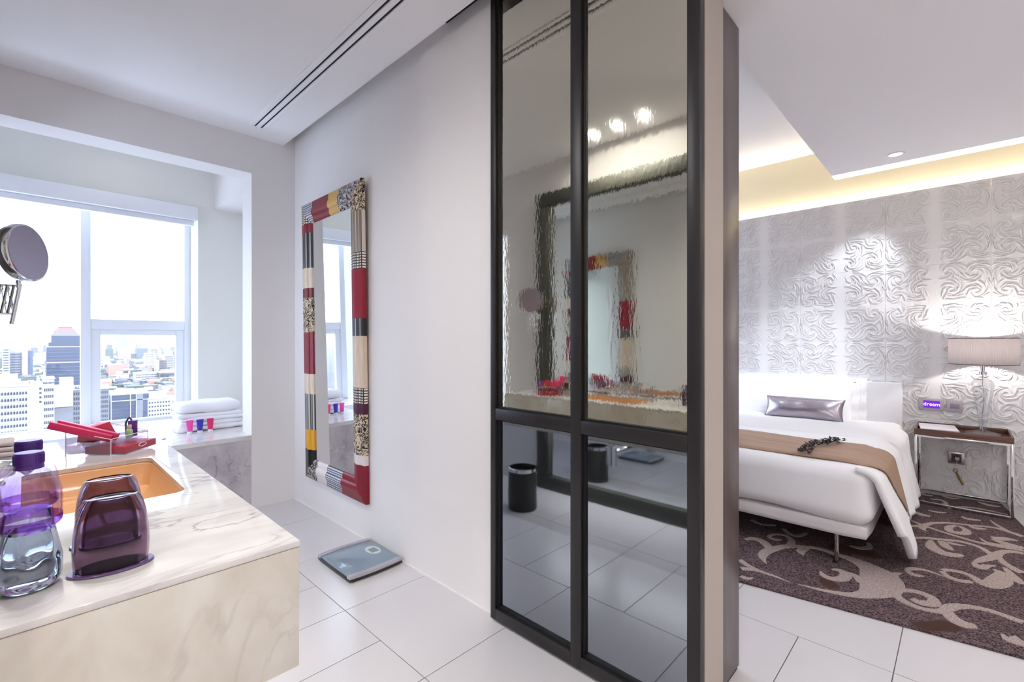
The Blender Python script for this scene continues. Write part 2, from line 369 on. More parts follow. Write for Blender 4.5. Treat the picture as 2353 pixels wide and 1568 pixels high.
# embossed panels on the headboard wall
def relief_mesh(pw, ph):
    rnd = random.Random(11); hw, hh = pw/2, ph/2; mids = []; strokes = []
    cs = [(.095, .10), (.225, .215), (.235, .075), (.07, .235)]
    tries = 0
    while tries < 5000 and len(strokes) < 70:
        tries += 1
        px, py = rnd.uniform(.028, hw-.005), rnd.uniform(.02, hh-.005)
        c = min(cs, key=lambda q: (q[0]-px)**2+(q[1]-py)**2); r = math.hypot(px-c[0], py-c[1])
        if r < .012: continue
        if any(abs(px-m[0]) < .022 and abs(py-m[1]) < .022 for m in mids): continue
        a0 = math.atan2(py-c[1], px-c[0]); sgn = 1 if cs.index(c) % 2 else -1
        ln = rnd.uniform(.045, .13); pts = []; ok = True
        x, y = px, py; half = []
        for d in (-1, 1):
            x, y, seq = px, py, []
            for k in range(4):
                a = math.atan2(y-c[1], x-c[0])+sgn*(PI/2)+.45*sgn; g = max(0, 1-math.hypot(x, y)/.17); rd = math.atan2(y, x)
                if math.cos(a-rd) < 0: rd += PI
                a = math.atan2(math.sin(a)*(1-g)+math.sin(rd)*g, math.cos(a)*(1-g)+math.cos(rd)*g)
                x += d*math.cos(a)*ln/8; y += d*math.sin(a)*ln/8; seq.append((x, y))
            half.append(seq)
        pts = half[0][::-1]+[(px, py)]+half[1]
        if any(q[0] < .016 or q[0] > hw-.0005 or q[1] < .01 or q[1] > hh-.0005 for q in pts): continue
        mids.append((px, py)); strokes.append((pts, rnd.uniform(.0034, .0052), rnd.uniform(.0074, .0092)))
    return strokes
PW, PH = .62, .61
def build_relief(parent, name, cx, cz, strokes):
    mb = MB()
    for sx in (-1, 1):
        for sy in (-1, 1):
            for pts, w, h in strokes:
                vs = []; n = len(pts)
                for k, (x, y) in enumerate(pts):
                    x2, y2 = pts[min(k+1, n-1)]; x1, y1 = pts[max(k-1, 0)]
                    t = Vector((x2-x1, y2-y1, 0)).normalized(); nn = (-t.y, t.x); q = math.sin(PI*(k+.35)/(n-.3))**.7
                    for s_, hh_ in ((-1, 0), (-.7, 1), (.7, 1), (1, 0)):
                        vs.append((5.0-(hh_*h*q-.0002), cx+sx*(x+nn[0]*w*q*s_), cz+sy*(y+nn[1]*w*q*s_)))
                fs = [(k*4+j, (k+1)*4+j, (k+1)*4+j+1, k*4+j+1) for k in range(n-1) for j in range(3)]+[(0,1,2,3), tuple((n-1)*4+j for j in (3,2,1,0))]
                mb.add(vs, fs)
    # raised lozenges on the band crossings
    for (y, z) in ((cx+.165, cz), (cx-.165, cz)):
        mb.add([(5.0, y-.04, z-.03), (5.0, y+.04, z-.03), (5.0, y+.04, z+.03), (5.0, y-.04, z+.03),
                (4.994, y-.032, z-.016), (4.994, y+.032, z-.016), (4.994, y+.032, z+.016), (4.994, y-.032, z+.016)],
               [(0,1,5,4),(1,2,6,5),(2,3,7,6),(3,0,4,7),(4,5,6,7)])
    return mb.build(name, MT['relief'], parent, smooth=True, angle=45)
def panels():
    strokes = relief_mesh(PW, PH); org = ORG[hb.name]; first = None
    zs = [(0, .585), (.585, .61), (1.195, .61), (1.805, .615)]
    for iy in range(-4, 6):
        cy = .157+.62*iy
        for z0, hgt in zs:
            p = box('wall_panel', (5.0, 5.022, cy-.3095, cy+.3095, z0+.0005, z0+hgt-.0005), MT['relief'], hb)
            if first is None:
                first = build_relief(p, 'scroll_relief', 0, 0, strokes); me = first.data
                me.transform(Matrix.Translation(org)); r = first
            else:
                r = bpy.data.objects.new('scroll_relief', me); link(r, p)
            r.location = Vector((0, cy, (z0+hgt/2 if z0 > .1 else .28)))-org
            r.scale = (1, 1, min(1, hgt/.61)); r['kind'] = 'stuff'
panels()
# linear vent in the ceiling
v = thing('ceiling_vent', 'long white ceiling vent with two dark slots', 'vent', (1.095, 1.5, 2.664))
for a, b in ((1.041, 1.0735), (1.0865, 1.1135), (1.1265, 1.149)):
    box('vent_bar', (a, b, -.6, 3.469, 2.660, 2.69), MT['ceiling'], v, bevel=.002)
box('duct', (1.041, 1.149, -.6, 3.469, 2.705, 2.715), MT['dark'], v)
for a, b in ((1.0735, 1.0865), (1.1135, 1.1265)):
    box('slot', (a, b, -.6, 3.469, 2.6675, 2.70), MT['dark'], v)  # dark fill boxes put the shade inside the slots into colour
tag(box('slot_diffuser', (1.345, 1.415, .30, 1.80, 2.740, 2.752), MT['dark']), 'dark narrow slot in the ceiling gap beside the glass panel', 'vent')
# ------------------------------------------------------------------ windows
def window(name, x0, x1, y, z0, z1, muls, trans):
    w = thing(name, None, None, ((x0+x1)/2, y, z0), kind='structure')
    f = .045
    for b in ((x0, x0+f, z0, z1), (x1-f, x1, z0, z1), (x0+f, x1-f, z1-f, z1), (x0+f, x1-f, z0, z0+.03)):
        box('window_frame', (b[0], b[1], y-.03, y+.04, b[2], b[3]), MT['pvc'], w, bevel=.004)
    xs = [x0+f]+[m for mm in muls for m in (mm-.03, mm+.03)]+[x1-f]
    for mm in muls: box('mullion', (mm-.03, mm+.03, y-.035, y+.04, z0+.03, z1-f), MT['pvc'], w, bevel=.004)
    for i in range(len(xs)//2):
        a, b = xs[2*i], xs[2*i+1]
        if i in trans:
            t = trans[i]; box('transom', (a, b, y-.03, y+.04, t-.04, t+.04), MT['pvc'], w, bevel=.004)
            s = thing('sash', None, None, (0, 0, 0)); s.parent = w; ORG[s.name] = ORG[w.name]
            for q in ((a, a+.06, z0+.03, t-.04), (b-.06, b, z0+.03, t-.04), (a+.06, b-.06, t-.085, t-.04), (a+.06, b-.06, z0+.03, z0+.05)):
                box('sash_bar', (q[0], q[1], y-.02, y+.03, q[2], q[3]), MT['pvc'], s, bevel=.004)
            box('pane', (a+.06, b-.06, y+.002, y+.008, z0+.05, t-.085), MT['pane'], w)
            box('pane', (a, b, y+.002, y+.008, t+.04, z1-f), MT['pane'], w)
        else:
            box('pane', (a, b, y+.002, y+.008, z0+.03, z1-f), MT['pane'], w)
    return w
w1 = window('window_1', -1.0, 1.018, 5.0, .50, 2.28, [-.42, .325], {2: 1.335})
box('blind_box', (-1.0, .995, 4.60, 4.70, 2.207, 2.318), MT['pvc'], w1, bevel=.004)
box('blind_rail', (-1.0, .975, 4.64, 4.68, 2.165, 2.207), MT['pvc'], w1, bevel=.004)
w3 = thing('added_window', None, None, (3.4, 3.72, .3), kind='structure')  # unseen bedroom window, added to let daylight in from the side
for b in ((2.1, 2.16, .3, 2.5), (4.64, 4.7, .3, 2.5), (3.37, 3.43, .36, 2.44), (2.16, 4.64, .3, .36), (2.16, 4.64, 2.44, 2.5)):
    box('window_frame', (b[0], b[1], 3.70, 3.76, b[2], b[3]), MT['pvc'], w3, bevel=.004)
for a_, b_ in ((2.16, 3.37), (3.43, 4.64)): box('pane', (a_, b_, 3.728, 3.734, .36, 2.44), MT['pane'], w3)
# second window in the left wall, seen only in reflections
w2 = thing('window_2', None, None, (-.24, 3.28, .55), kind='structure')
for b in ((2.95, 2.99, .55, 2.2), (3.56, 3.60, .55, 2.2), (2.99, 3.56, .55, .59), (2.99, 3.56, 2.16, 2.2)):
    box('window_frame', (-.27, -.21, b[0], b[1], b[2], b[3]), MT['pvc'], w2, bevel=.004)
box('pane', (-.243, -.237, 2.99, 3.56, .59, 2.16), MT['pane'], w2)

# ------------------------------------------------------------------ bath surround under the window
bt = thing('bathtub', 'white bathtub set in a grey marble ledge below the window', 'bathtub', (.2, 4.3, 0))
mb = MB()
for b in ((-.319, 1.1175, 3.662, 3.862, .495, .525), (-.999, 1.419, 3.862, 3.93, .495, .525), (-.999, 1.419, 4.51, 4.699, .495, .525), (-.999, 1.0175, 4.699, 4.965, .495, .525), (.67, 1.419, 3.93, 4.51, .495, .525), (-.999, -.86, 3.93, 4.51, .495, .525)): mb.box(*b)
ld = mb.build('marble_deck', MT['marble'], bt)
box('marble_front', (-.319, 1.1175, 3.664, 3.69, 0, .495), MT['marble_ledge'], bt)
mb = MB(); cx, cy = (-.86+.67)/2, 4.22
mb.loft([rrect(cx, cy, .765, .29, .05, .526), rrect(cx, cy, .745, .27, .06, .52), rrect(cx, cy, .70, .23, .1, .2), rrect(cx, cy, .6, .18, .1, .12)], cap1=True)
mb.build('tub_basin', MT['tub'], bt, smooth=True, solid=.01)

# ------------------------------------------------------------------ dark framed floor mirror behind the vanity
fm = thing('framed_mirror', 'huge wall mirror in a dark padded frame behind the vanity', 'mirror', (-.14, 1.7, 0))
for b in ((.945, 2.53, 2.29, 2.40), (.945, 2.53, .005, .11), (.945, 1.06, .11, 2.29), (2.40, 2.53, .11, 2.29)):
    box('frame_rail', (-.158, -.10, b[0], b[1], b[2], b[3]), MT['mirrorframe'], fm, bevel=.008)
box('mirror_glass', (-.150, -.132, 1.06, 2.40, .11, 2.29), MT['mirror'], fm)

# ------------------------------------------------------------------ vanity
va = thing('vanity', 'floating marble vanity slab with a tan sunken sink', 'vanity', (.13, 1.68, .58))
def cut(o, loops):
    c = MB().loft(loops, True, True).build('cutter', None)
    md = o.modifiers.new('cut', 'BOOLEAN'); md.object = c; md.operation = 'DIFFERENCE'; md.solver = 'EXACT'
    me = bpy.data.meshes.new_from_object(o.evaluated_get(bpy.context.evaluated_depsgraph_get()))
    o.modifiers.clear(); old = o.data; o.data = me; me.name = old.name; bpy.data.meshes.remove(old)
    bpy.data.objects.remove(c)
SX, SY, SHX, SHY = .137, 1.667, .146, .25
top = box('counter_top', (-.098, .363, .910, 2.45, .808, .82), MT['marble'], va, bevel=.0025)
cut(top, [rrect(SX, SY, SHX, SHY, .028, z) for z in (.79, .84)])
ap = box('apron', (-.097, .362, .9112, 2.449, .58, .8075), MT['marble_front'], va, bevel=.003)
cut(ap, [rrect(SX, SY, SHX+.01, SHY+.01, .03, z) for z in (.56, .84)])
mb = MB()
mb.loft([rrect(SX, SY, SHX+.004, SHY+.004, .03, .808), rrect(SX, SY, SHX+.002, SHY+.002, .03, .80), rrect(SX, SY, SHX-.006, SHY-.008, .03, .735),
         rrect(SX, SY, SHX-.03, SHY-.03, .04, .712), rrect(SX, SY, .03, .05, .025, .700)], cap1=True)
bs = mb.build('basin', MT['basin'], va, smooth=True, solid=.006)
MB().lathe([(.0, .7035), (.02, .7035), (.023, .701)], SX, SY, 24, cap0=False).build('drain', MT['chrome'], va, smooth=True)
mb = MB(); mb.tube([(SX, SY, .70), (SX, SY, .50)], .02, 14); mb.lathe([(.035, .38), (.035, .50)], SX, SY, 18)
mb.tube([(SX, SY, .46), (-.05, SY, .46), (-.12, SY, .46)], .018, 12)
mb.build('bottle_trap', MT['chrome'], va, smooth=True)
mb = MB(); mb.box(.0, .29, 1.43, 1.90, .56, .58); mb.build('basin_bracket', MT['dark'], va)
us = thing('under_counter_fill', 'added fill light strip under the back of the vanity slab', 'light', (-.08, 1.68, .56))  # strip added to lift the dark floor under the slab
box('strip_body', (-.092, -.072, 1.0, 2.4, .572, .5795), MT['pvc'], us)
UNDER = us
# faucet behind the sink
fa = thing('faucet', 'chrome faucet with two lever handles at the vanity sink', 'faucet', (-.05, 1.667, .82))
mb = MB(); mb.lathe([(.026, .82), (.024, .83), (.016, .836), (.015, .88)], -.07, 1.667, 20)
mb.tube(smooth_path([(-.07, 1.667, .88), (-.062, 1.667, .895), (-.045, 1.667, .90), (-.01, 1.667, .892), (.008, 1.667, .875)]), .0125, 12)
mb.build('spout', MT['chrome'], fa, smooth=True)
for sy in (-1, 1):
    y = 1.667+sy*.10
    h = MB().lathe([(.024, .82), (.022, .832), (.014, .838), (.016, .868), (.008, .874)], -.07, y, 18).build('valve', MT['chrome'], fa, smooth=True)
    MB().tube([(-.07, y, .868), (-.035, y+sy*.02, .882)], .006, 8).build('lever', MT['chrome'], h, smooth=True)
# bin under the counter
bn = thing('waste_bin', 'round dark waste bin with a chrome rim under the vanity', 'bin', (.34, 2.28, 0))
MB().lathe([(.10, 0), (.103, .005), (.10, .285), (.094, .285), (.09, .01)], .34, 2.28, 36, cap1=True).build('bin_body', MT['bin'], bn, smooth=True)
MB().lathe([(.1005, .27), (.1035, .272), (.1035, .295), (.093, .297), (.093, .272)], .34, 2.28, 36, cap0=False, cap1=False).build('rim', MT['chrome'], bn, smooth=True)

# ------------------------------------------------------------------ things on the vanity
def bottle(cx, cy, label, rot):
    z = .82; t = thing('water_bottle', label, 'bottle', (cx, cy, z), 'water bottles on the vanity')
    mb = MB(); L = []; n = 48
    prof = [(.028,.000),(.034,.004),(.0365,.012),(.0365,.03),(.036,.045),(.0345,.06),(.0325,.075),(.0305,.088),(.031,.093),(.0355,.098),(.037,.104),(.0365,.112),(.037,.12),(.0365,.128),(.037,.136),(.0362,.146),(.034,.157),(.030,.167),(.024,.177),(.0165,.184),(.0135,.187),(.0135,.192)]
    for k, (r, h) in enumerate(prof):
        lo = []
        for i in range(n):
            a = 2*PI*i/n; rr = r
            if h < .09: rr = r*(1+.055*math.sin(5*a+h*52+rot)*math.sin(PI*min(1, h/.09)))
            lo.append((cx+rr*math.cos(a), cy+rr*math.sin(a), z+h))
        L.append(lo)
    mb.loft(L, True, True); b = mb.build('bottle_body', MT['pet'], t, smooth=True, angle=60)
    L2 = [[(cx+(p[0]-cx)*.955, cy+(p[1]-cy)*.955, p[2]+.0012) for p in lo] for lo in L[:8]]
    MB().loft(L2, True, True).build('water', MT['water'], b, smooth=True, angle=60)
    MB().lathe([(r+.0004, z+h) for r, h in ((.0372,.0975),(.0378,.104),(.0376,.12),(.0378,.136),(.037,.146),(.0348,.157),(.031,.167))], cx, cy, 48, cap0=False, cap1=False).build('label_band', MT['label'], t, smooth=True)
    MB().lathe([(.0358, z+.0965), (.0374, z+.0995), (.0381, z+.104), (.0379, z+.110)], cx, cy, 48, cap0=False, cap1=False).build('label_stripe', clear_pane('violet_print', (188, 132, 212), .05), t, smooth=True)
    mb = MB(); mb.lathe([(.0172, z+.184), (.0172, z+.188), (.0165, z+.189), (.0172, z+.190), (.0172, z+.207), (.016, z+.209)], cx, cy, 40)
    for i in range(40):
        a = 2*PI*i/40; mb.zbox((cx+.0172*math.cos(a), cy+.0172*math.sin(a), z+.199), a, .0005, .0005, .007)
    mb.build('cap', MT['cap'], t, smooth=True)
bottle(.003, 1.035, 'front water bottle with violet cap beside the dark tumblers', 0)
bottle(.003, 1.160, 'rear water bottle with violet cap, half hidden by another bottle', 2)
def tumbler(cx, cy, rot, label, slab):
    z = .82
    sc = thing('oval_saucer', slab, 'saucer', (cx, cy, z), 'purple saucers on the vanity')
    MB().lathe([(.046, z), (.055, z+.001), (.0565, z+.003), (.055, z+.0045), (.046, z+.0045)], cx, cy, 56, 1, .62, rot).build('saucer_plate', MT['saucer'], sc, smooth=True)
    t = thing('tumbler', label, 'tumbler', (cx, cy, z+.0047), 'upturned purple tumblers')
    z += .0047
    out = [(.0480, 0), (.0495, .015), (.0500, .035), (.0488, .060), (.0455, .085), (.041, .104), (.037, .113), (.0335, .1155)]
    inn = [(.030, .1135), (.0375, .098), (.0425, .080), (.0462, .055), (.0472, .030), (.0465, .012), (.0455, 0)]
    mb = MB()
    mb.lathe([(r, z+h) for r, h in out]+[(.030, z+.1140)], cx, cy, 56, 1, .66, rot, cap0=False, cap1=True)
    mb.lathe([(r, z+h) for r, h in inn], cx, cy, 56, 1, .66, rot, cap0=True, cap1=False)
    n = 56; i1 = n*9+n*6
    mb.f += [(i, (i+1) % n, i1+(i+1) % n, i1+i) for i in range(n)]
    mb.build('glass', MT['cup'], t, smooth=True, angle=50)
rotc = math.radians(-6)
tumbler(.100, 1.028, rotc, 'front upturned dark purple tumbler nearest the vanity edge', 'purple glass saucer under the front tumbler')
tumbler(.110, 1.165, rotc, 'rear upturned dark purple tumbler beside the sink', 'purple glass saucer under the rear tumbler')

# acrylic organiser with amenity boxes
og = thing('acrylic_organiser', 'clear acrylic amenity organiser on the vanity by the window', 'organiser', (.2, 2.12, .82))
ra = math.radians(46); u = Vector((math.cos(ra), math.sin(ra), 0)); w_ = Vector((-math.sin(ra), math.cos(ra), 0))
U0 = Vector((.195, 2.035, .82)); LU, LW = .165, .145
def oq(a, b, z): p = U0+u*a+w_*b; return (p.x, p.y, .82+z)
def plate(name, pts, th, nrm):
    n = Vector(nrm)*th; vs = [Vector(p) for p in pts]; k = len(vs)
    return MB().add([p for p in vs]+[p+n for p in vs], [tuple(range(k))[::-1], tuple(range(k, 2*k))]+[(i, (i+1) % k, k+(i+1) % k, k+i) for i in range(k)]).build(name, MT['acrylic'], og)
plate('side_wall', [oq(0, 0, 0), oq(0, LW, 0), oq(0, LW, .082), oq(0, 0, .052)], .003, u)
plate('side_wall', [oq(LU, 0, 0), oq(LU, LW, 0), oq(LU, LW, .082), oq(LU, 0, .052)], .003, -u)
plate('back_wall', [oq(0, LW, 0), oq(LU, LW, 0), oq(LU, LW, .082), oq(0, LW, .082)], .003, -w_)
plate('lip', [oq(0, 0, .030), oq(LU, 0, .030), oq(LU, 0, .052), oq(0, 0, .052)], .003, w_)
plate('shelf', [oq(0, 0, .032), oq(LU, 0, .032), oq(LU, LW, .032), oq(0, LW, .032)], .003, (0, 0, 1))
mb = MB()
for a in (0, LU):
    for b, h in ((0, .053), (LW, .083)): mb.tube([oq(a, b, 0), oq(a, b, h)], .0012, 6)
mb.tube([oq(0, 0, .053), oq(0, LW, .083)], .0012, 6); mb.tube([oq(0, 0, .053), oq(LU, 0, .053)], .0012, 6); mb.tube([oq(LU, 0, .053), oq(LU, LW, .083)], .0012, 6)
mb.build('polished_edges', mat('acrylic_edge', (246, 232, 240), .2), og, smooth=True)
dr = thing('drawer_tray', 'acrylic drawer with crimson box slid out below the organiser', 'tray', (.22, 2.05, .82))
c = U0+u*LU/2+w_*(LW/2-.045)
MB().obox((c.x, c.y, .8355), u, w_, (0, 0, 1), LU/2-.006, LW/2-.004, .0145).build('tray_walls', MT['acrylic'], dr)
MB().obox((c.x, c.y, .8345), u, w_, (0, 0, 1), LU/2-.010, LW/2-.008, .0115).build('crimson_box', MT['red'], dr, bevel=.001)
pf = c-w_*(LW/2-.003)
MB().tube([(pf.x+u.x*.035*math.cos(a)*.5, pf.y+u.y*.035*math.cos(a)*.5, .840+.006*math.sin(a)) for a in [2*PI*i/16 for i in range(17)]], .0012, 6).build('finger_ring', mat('acrylic_ring', (248, 240, 244), .2), dr, smooth=True)
# two long pink boxes leaning up to the left
def long_box(name, p0, p1, hw, ht, m1, label, grp):
    p0, p1 = Vector(p0), Vector(p1); ax = (p1-p0).normalized(); side = Vector((0, 0, 1)).cross(ax).normalized(); up = ax.cross(side)
    o = MB().obox((p0+p1)/2, ax, side, up, (p1-p0).length/2, hw, ht).build(name, m1, bevel=.0012)
    return tag(o, label, 'box', grp)
lo = Vector(oq(.03, .022, .050)); dirv = Vector((-.148, .045, .060))
long_box('carton', lo+Vector((.0, -.002, 0)), lo+dirv+Vector((0, -.002, 0)), .0115, .011, MT['pink'], 'long pink carton leaning nearest the camera in the acrylic organiser', 'leaning pink cartons')
off = u*.028
long_box('carton', lo+off, lo+off+dirv, .0115, .011, MT['pink'], 'long pink carton leaning second from the camera in the organiser', 'leaning pink cartons')
mb = MB(); cc = U0+u*.085+w_*.115
pts = []
mb.add([tuple(Vector((cc.x, cc.y, 0))+u*a+w_*b+Vector((0, 0, z))) for a, b, z in ((-.05,-.03,.856),(.055,-.03,.856),(.055,.025,.856),(-.05,.025,.856),(-.042,-.012,.903),(.04,-.012,.912),(.04,.025,.912),(-.042,.025,.903))],
       [(0,3,2,1),(4,5,6,7),(0,1,5,4),(1,2,6,5),(2,3,7,6),(3,0,4,7)])
tag(mb.build('gift_box', MT['red'], bevel=.0015), 'crimson slant-topped carton in the organiser behind the pink cartons', 'box')
gx, gy = U0.x+u.x*.118+w_.x*.03, U0.y+u.y*.118+w_.y*.03
gb = thing('lotion_bottle', 'tiny green lotion bottle with tan cap in the organiser', 'bottle', (gx, gy, .8555))
MB().lathe([(.009, .8555), (.0105, .857), (.0105, .878), (.009, .884), (.005, .887)], gx, gy, 24).build('bottle_body', MT['green'], gb, smooth=True)
MB().lathe([(.0068, .8872), (.0068, .900), (.006, .901)], gx, gy, 20).build('cap', mat('tan_cap', (206, 178, 150), .4), gb, smooth=True)
vx, vy = U0.x+u.x*.150+w_.x*.042, U0.y+u.y*.150+w_.y*.042
o = MB().zbox((vx, vy, .8835), math.radians(-18), .0125, .009, .028).build('carton', MT['violet'], bevel=.001); tag(o, 'upright violet carton beside the green lotion bottle', 'box')
o = MB().tube(smooth_path([(gx-.004, gy+.034, .856), (gx-.006, gy+.034, .900), (gx+.004, gy+.036, .921), (gx+.014, gy+.038, .900), (gx+.013, gy+.038, .856)]), .003, 8).build('strap_loop', clear_pane('smoke_film', (120, 116, 128), .1), smooth=True)
tag(o, 'grey translucent strap loop standing behind the green lotion bottle', 'strap')
# folded cloths at the left edge
for i in range(3):
    o = softbox(-.085, -.028, 2.25, 2.36, .8202+.017*i, .8368+.017*i, .008, 10, .002, 30, i).build('washcloth', MT['cloth_beige'], smooth=True, merge=True)
    tag(o, ['lowest', 'middle', 'topmost'][i]+' beige washcloth of the small stack beside the mirror', 'cloth', 'washcloths on the vanity')
# magnifying mirror on a scissor arm
mc = Vector((-.002, 2.5, 1.526)); mn = Vector((.85, -.52, .08)).normalized()
ms = thing('shaving_mirror', 'round chrome magnifying mirror on a folding wall arm', 'mirror', (-.1, 2.47, 1.3))
MB().disc(mc+mn*.0115, mn, .099, .003, 64).build('mirror_glass', mat('magnifier_glass', (158, 146, 158), .38, 1), ms, smooth=True)
MB().disc(mc, mn, .1055, .022, 64).build('rim', MT['chrome'], ms, smooth=True, bevel=.003)
MB().disc(mc-mn*.02, mn, .098, .016, 64).build('back_shell', MT['steel'], ms, smooth=True)
sd = mn.cross(Vector((0, 0, 1))).normalized()
mb = MB(); pb = mc-mn*.02+Vector((0, 0, -.10))
mb.tube([pb, pb+Vector((0, 0, -.028))], .008, 10); mb.build('yoke', MT['chrome'], ms, smooth=True)
mb = MB(); e = pb+Vector((0, 0, -.02)); 
vp = [(e.x, e.y, z) for z in (1.405, 1.262)]
mb.tube([(e.x+.004, e.y, 1.412), (e.x-.018, e.y, 1.262)], .0065, 10); mb.build('pivot_post', MT['chrome'], ms, smooth=True)
for k in range(4):
    mb = MB(); x0 = e.x-.012-.016*k
    mb.tube([(x0, e.y-.006, 1.405), (x0-.016, e.y-.006, 1.30)], .0042, 8); mb.tube([(x0-.016, e.y+.006, 1.405), (x0, e.y+.006, 1.30)], .0042, 8)
    mb.build('scissor_link', MT['chrome'], ms, smooth=True)
for a_, z_ in ((.004, 1.403), (-.010, 1.30)): MB().tube([(e.x+a_, e.y, z_), (-.10, e.y, z_)], .004, 8).build('cross_pin', MT['chrome'], ms, smooth=True)
mb = MB(); mb.tube([(-.095, e.y, 1.26), (-.095, e.y, 1.44)], .007, 10); mb.box(-.101, -.094, e.y-.02, e.y+.02, 1.28, 1.42); mb.build('wall_bracket', MT['chrome'], ms, smooth=True)
# towels and tubes on the ledge
def towel(z0, h, lab, sd, n=2):
    t = thing('folded_towel', lab, 'towel', (.98, 4.22, z0), 'folded white towels on the ledge')
    hh = h/n
    for i in range(n):
        softbox(.765+.012*((i+sd) % 2), 1.205-.01*((i+sd) % 3), 4.10+.008*i, 4.38, z0+hh*i-.002*(i > 0), z0+hh*(i+1), hh*.49, 20, .012, 7, i+sd*5).build('fold', MT['towel'], t, smooth=True, merge=True)
towel(.5285, .072, 'bottom folded white bath towel on the ledge behind the small tubes', 0)
towel(.600, .058, 'middle folded white bath towel of the stack on the ledge', 1)
towel(.6575, .080, 'top folded white bath towel of the stack on the ledge', 2, 1)
def tubeb(x, y, col, lab):
    t = thing('cosmetic_tube', lab, 'tube', (x, y, .525), 'cosmetic tubes on the ledge')
    MB().lathe([(.015, .5252), (.0165, .527), (.0165, .545), (.014, .546)], x, y, 24).build('cap', MT['pvc'], t, smooth=True)
    L = [[(x+.016*(1+.45*k/5)*math.cos(a), y+.016*(1-.86*k/5)*math.sin(a), .546+.079*k/5) for a in [2*PI*i/24 for i in range(24)]] for k in range(6)]
    MB().loft(L, True, True).build('tube_body', mat('tube_'+lab.split()[0], col, .3), t, smooth=True)
tubeb(.822, 4.03, (232, 80, 168), 'pink cosmetic tube standing in front of the folded towels')
tubeb(.884, 4.026, (60, 44, 168), 'blue cosmetic tube standing between the pink and crimson tubes')
tubeb(.950, 4.03, (220, 40, 104), 'crimson cosmetic tube nearest the wall in front of the towels')
# ------------------------------------------------------------------ black framed glass panel
gp = thing('glass_partition', 'tall black framed panel of smoky rippled glass in four panes', 'partition', (1.40, 1.01, 0))
GX0, GX1 = 1.385, 1.4195
for a, b in ((1.4325, 1.4625), (.99, 1.037), (.560, .5985)):
    box('upright', (GX0, GX1, a, b, .012, 2.75), MT['black'], gp, bevel=.0015)
for y0, y1 in ((1.037, 1.4325), (.5985, .99)):
    for z0, z1 in ((.012, .060), (.866, .913), (2.70, 2.75)):
        box('cross_rail', (GX0, GX1, y0, y1, z0, z1), MT['black'], gp, bevel=.0015)
    for z0, z1, m in ((.060, .866, 'tint_lo'), (.913, 2.70, 'tint_hi')):
        box('pane', (1.408, 1.412, y0, y1, z0, z1), MT[m], gp)
        mb = MB()
        for q in ((y0, y0+.007, z0, z1), (y1-.007, y1, z0, z1), (y0+.007, y1-.007, z0, z0+.007), (y0+.007, y1-.007, z1-.007, z1)): mb.box(1.398, 1.408, *q)
        mb.build('glazing_bead', MT['gasket'], gp)
for y in (1.44, .60): MB().lathe([(.008, 0), (.008, .012)], 1.402, y, 12).build('roller', MT['chrome'], gp, smooth=True)
# dark wood end panel on the bedroom side of the wall
wp = thing('wood_panel', 'tall dark brown wooden end panel beside the bedroom opening', 'panel', (1.71, 1.0, 0))
box('panel_body', (1.6005, 1.812, .59, 3.2, .012, 2.345), MT['darkwood'], wp, bevel=.002)
box('plinth', (1.61, 1.805, .594, 3.2, 0, .012), MT['gasket'], wp)

# ------------------------------------------------------------------ patchwork mirror
pm = thing('patchwork_mirror', 'tall mirror in a patchwork fabric frame on the wall', 'mirror', (1.40, 2.97, .23))
LEAN = .0155
Y0, Y1, Z0, Z1, FW = 2.543, 3.393, .228, 2.160, .145
def P(u, v, n): return (1.417-math.sin(LEAN)*(v-Z0)-n*math.cos(LEAN), u, v+n*math.sin(LEAN))
PROF = [(0, 0), (.0, .022), (.006, .028), (.045, .030), (.055, .036), (.075, .040), (.095, .036), (.102, .026), (.125, .026), (.140, .020), (.145, .012), (.145, 0)]
F = {
 'dk': damask('damask_black_cream', (206, 186, 160), (24, 18, 18)), 'dl': damask('damask_black_white', (196, 188, 190), (30, 24, 28)),
 'sb': stripes('stripe_beige', [(190,170,140), (60,50,44), (150,140,136), (110,96,84), (206,196,186), (70,60,56)], 1, 38), 'hk': check('houndstooth', (236, 226, 210), (48, 34, 36), 62),
 'hw': check('white_check', (232, 232, 236), (70, 76, 96), 70), 'rd': mat('crimson_fabric', (140, 16, 40), .6, bp=(9, .5, .006, (1, 1, 22))), 'rs': mat('crimson_satin', (130, 18, 40), .35),
 'bk': stripes('stripe_black', [(26,24,28), (40,38,42), (170,160,156), (22,20,24)], 1, 26), 'cr': mat('cream_fabric', (222, 204, 186), .5, nz=(8, (206, 184, 160), (1, 9, 1))),
 'pl': mat('plum_fabric', (74, 18, 48), .5), 'wh': mat('white_satin', (226, 216, 214), .35), 'gs': stripes('stripe_grey', [(70,66,64), (150,146,140), (58,54,52), (188,184,178)], 1, 24),
 'gd': mat('gold_satin', (218, 158, 44), .35), 'gl': mat('yellow_satin', (214, 172, 92), .4), 'kk': mat('black_satin', (20, 24, 22), .3), 'mr': mat('maroon_satin', (104, 10, 30), .4),
 'zz': damask('zebra', (170, 160, 158), (20, 20, 22), 16)}
def stile(side, a, b, m):
    mb = MB(); L = []
    for e in (0, 1):
        lo = []
        for w, n in PROF:
            v = a if e == 0 else b
            if e == 0 and a <= Z0+1e-6: v = Z0+w
            if e == 1 and b >= Z1-1e-6: v = Z1-w
            lo.append(P(Y0+w if side == 'R' else Y1-w, v, n))
        L.append(lo)
    mb.loft(L, True, True); return mb.build('fabric_patch', F[m], pm, smooth=True, angle=50)
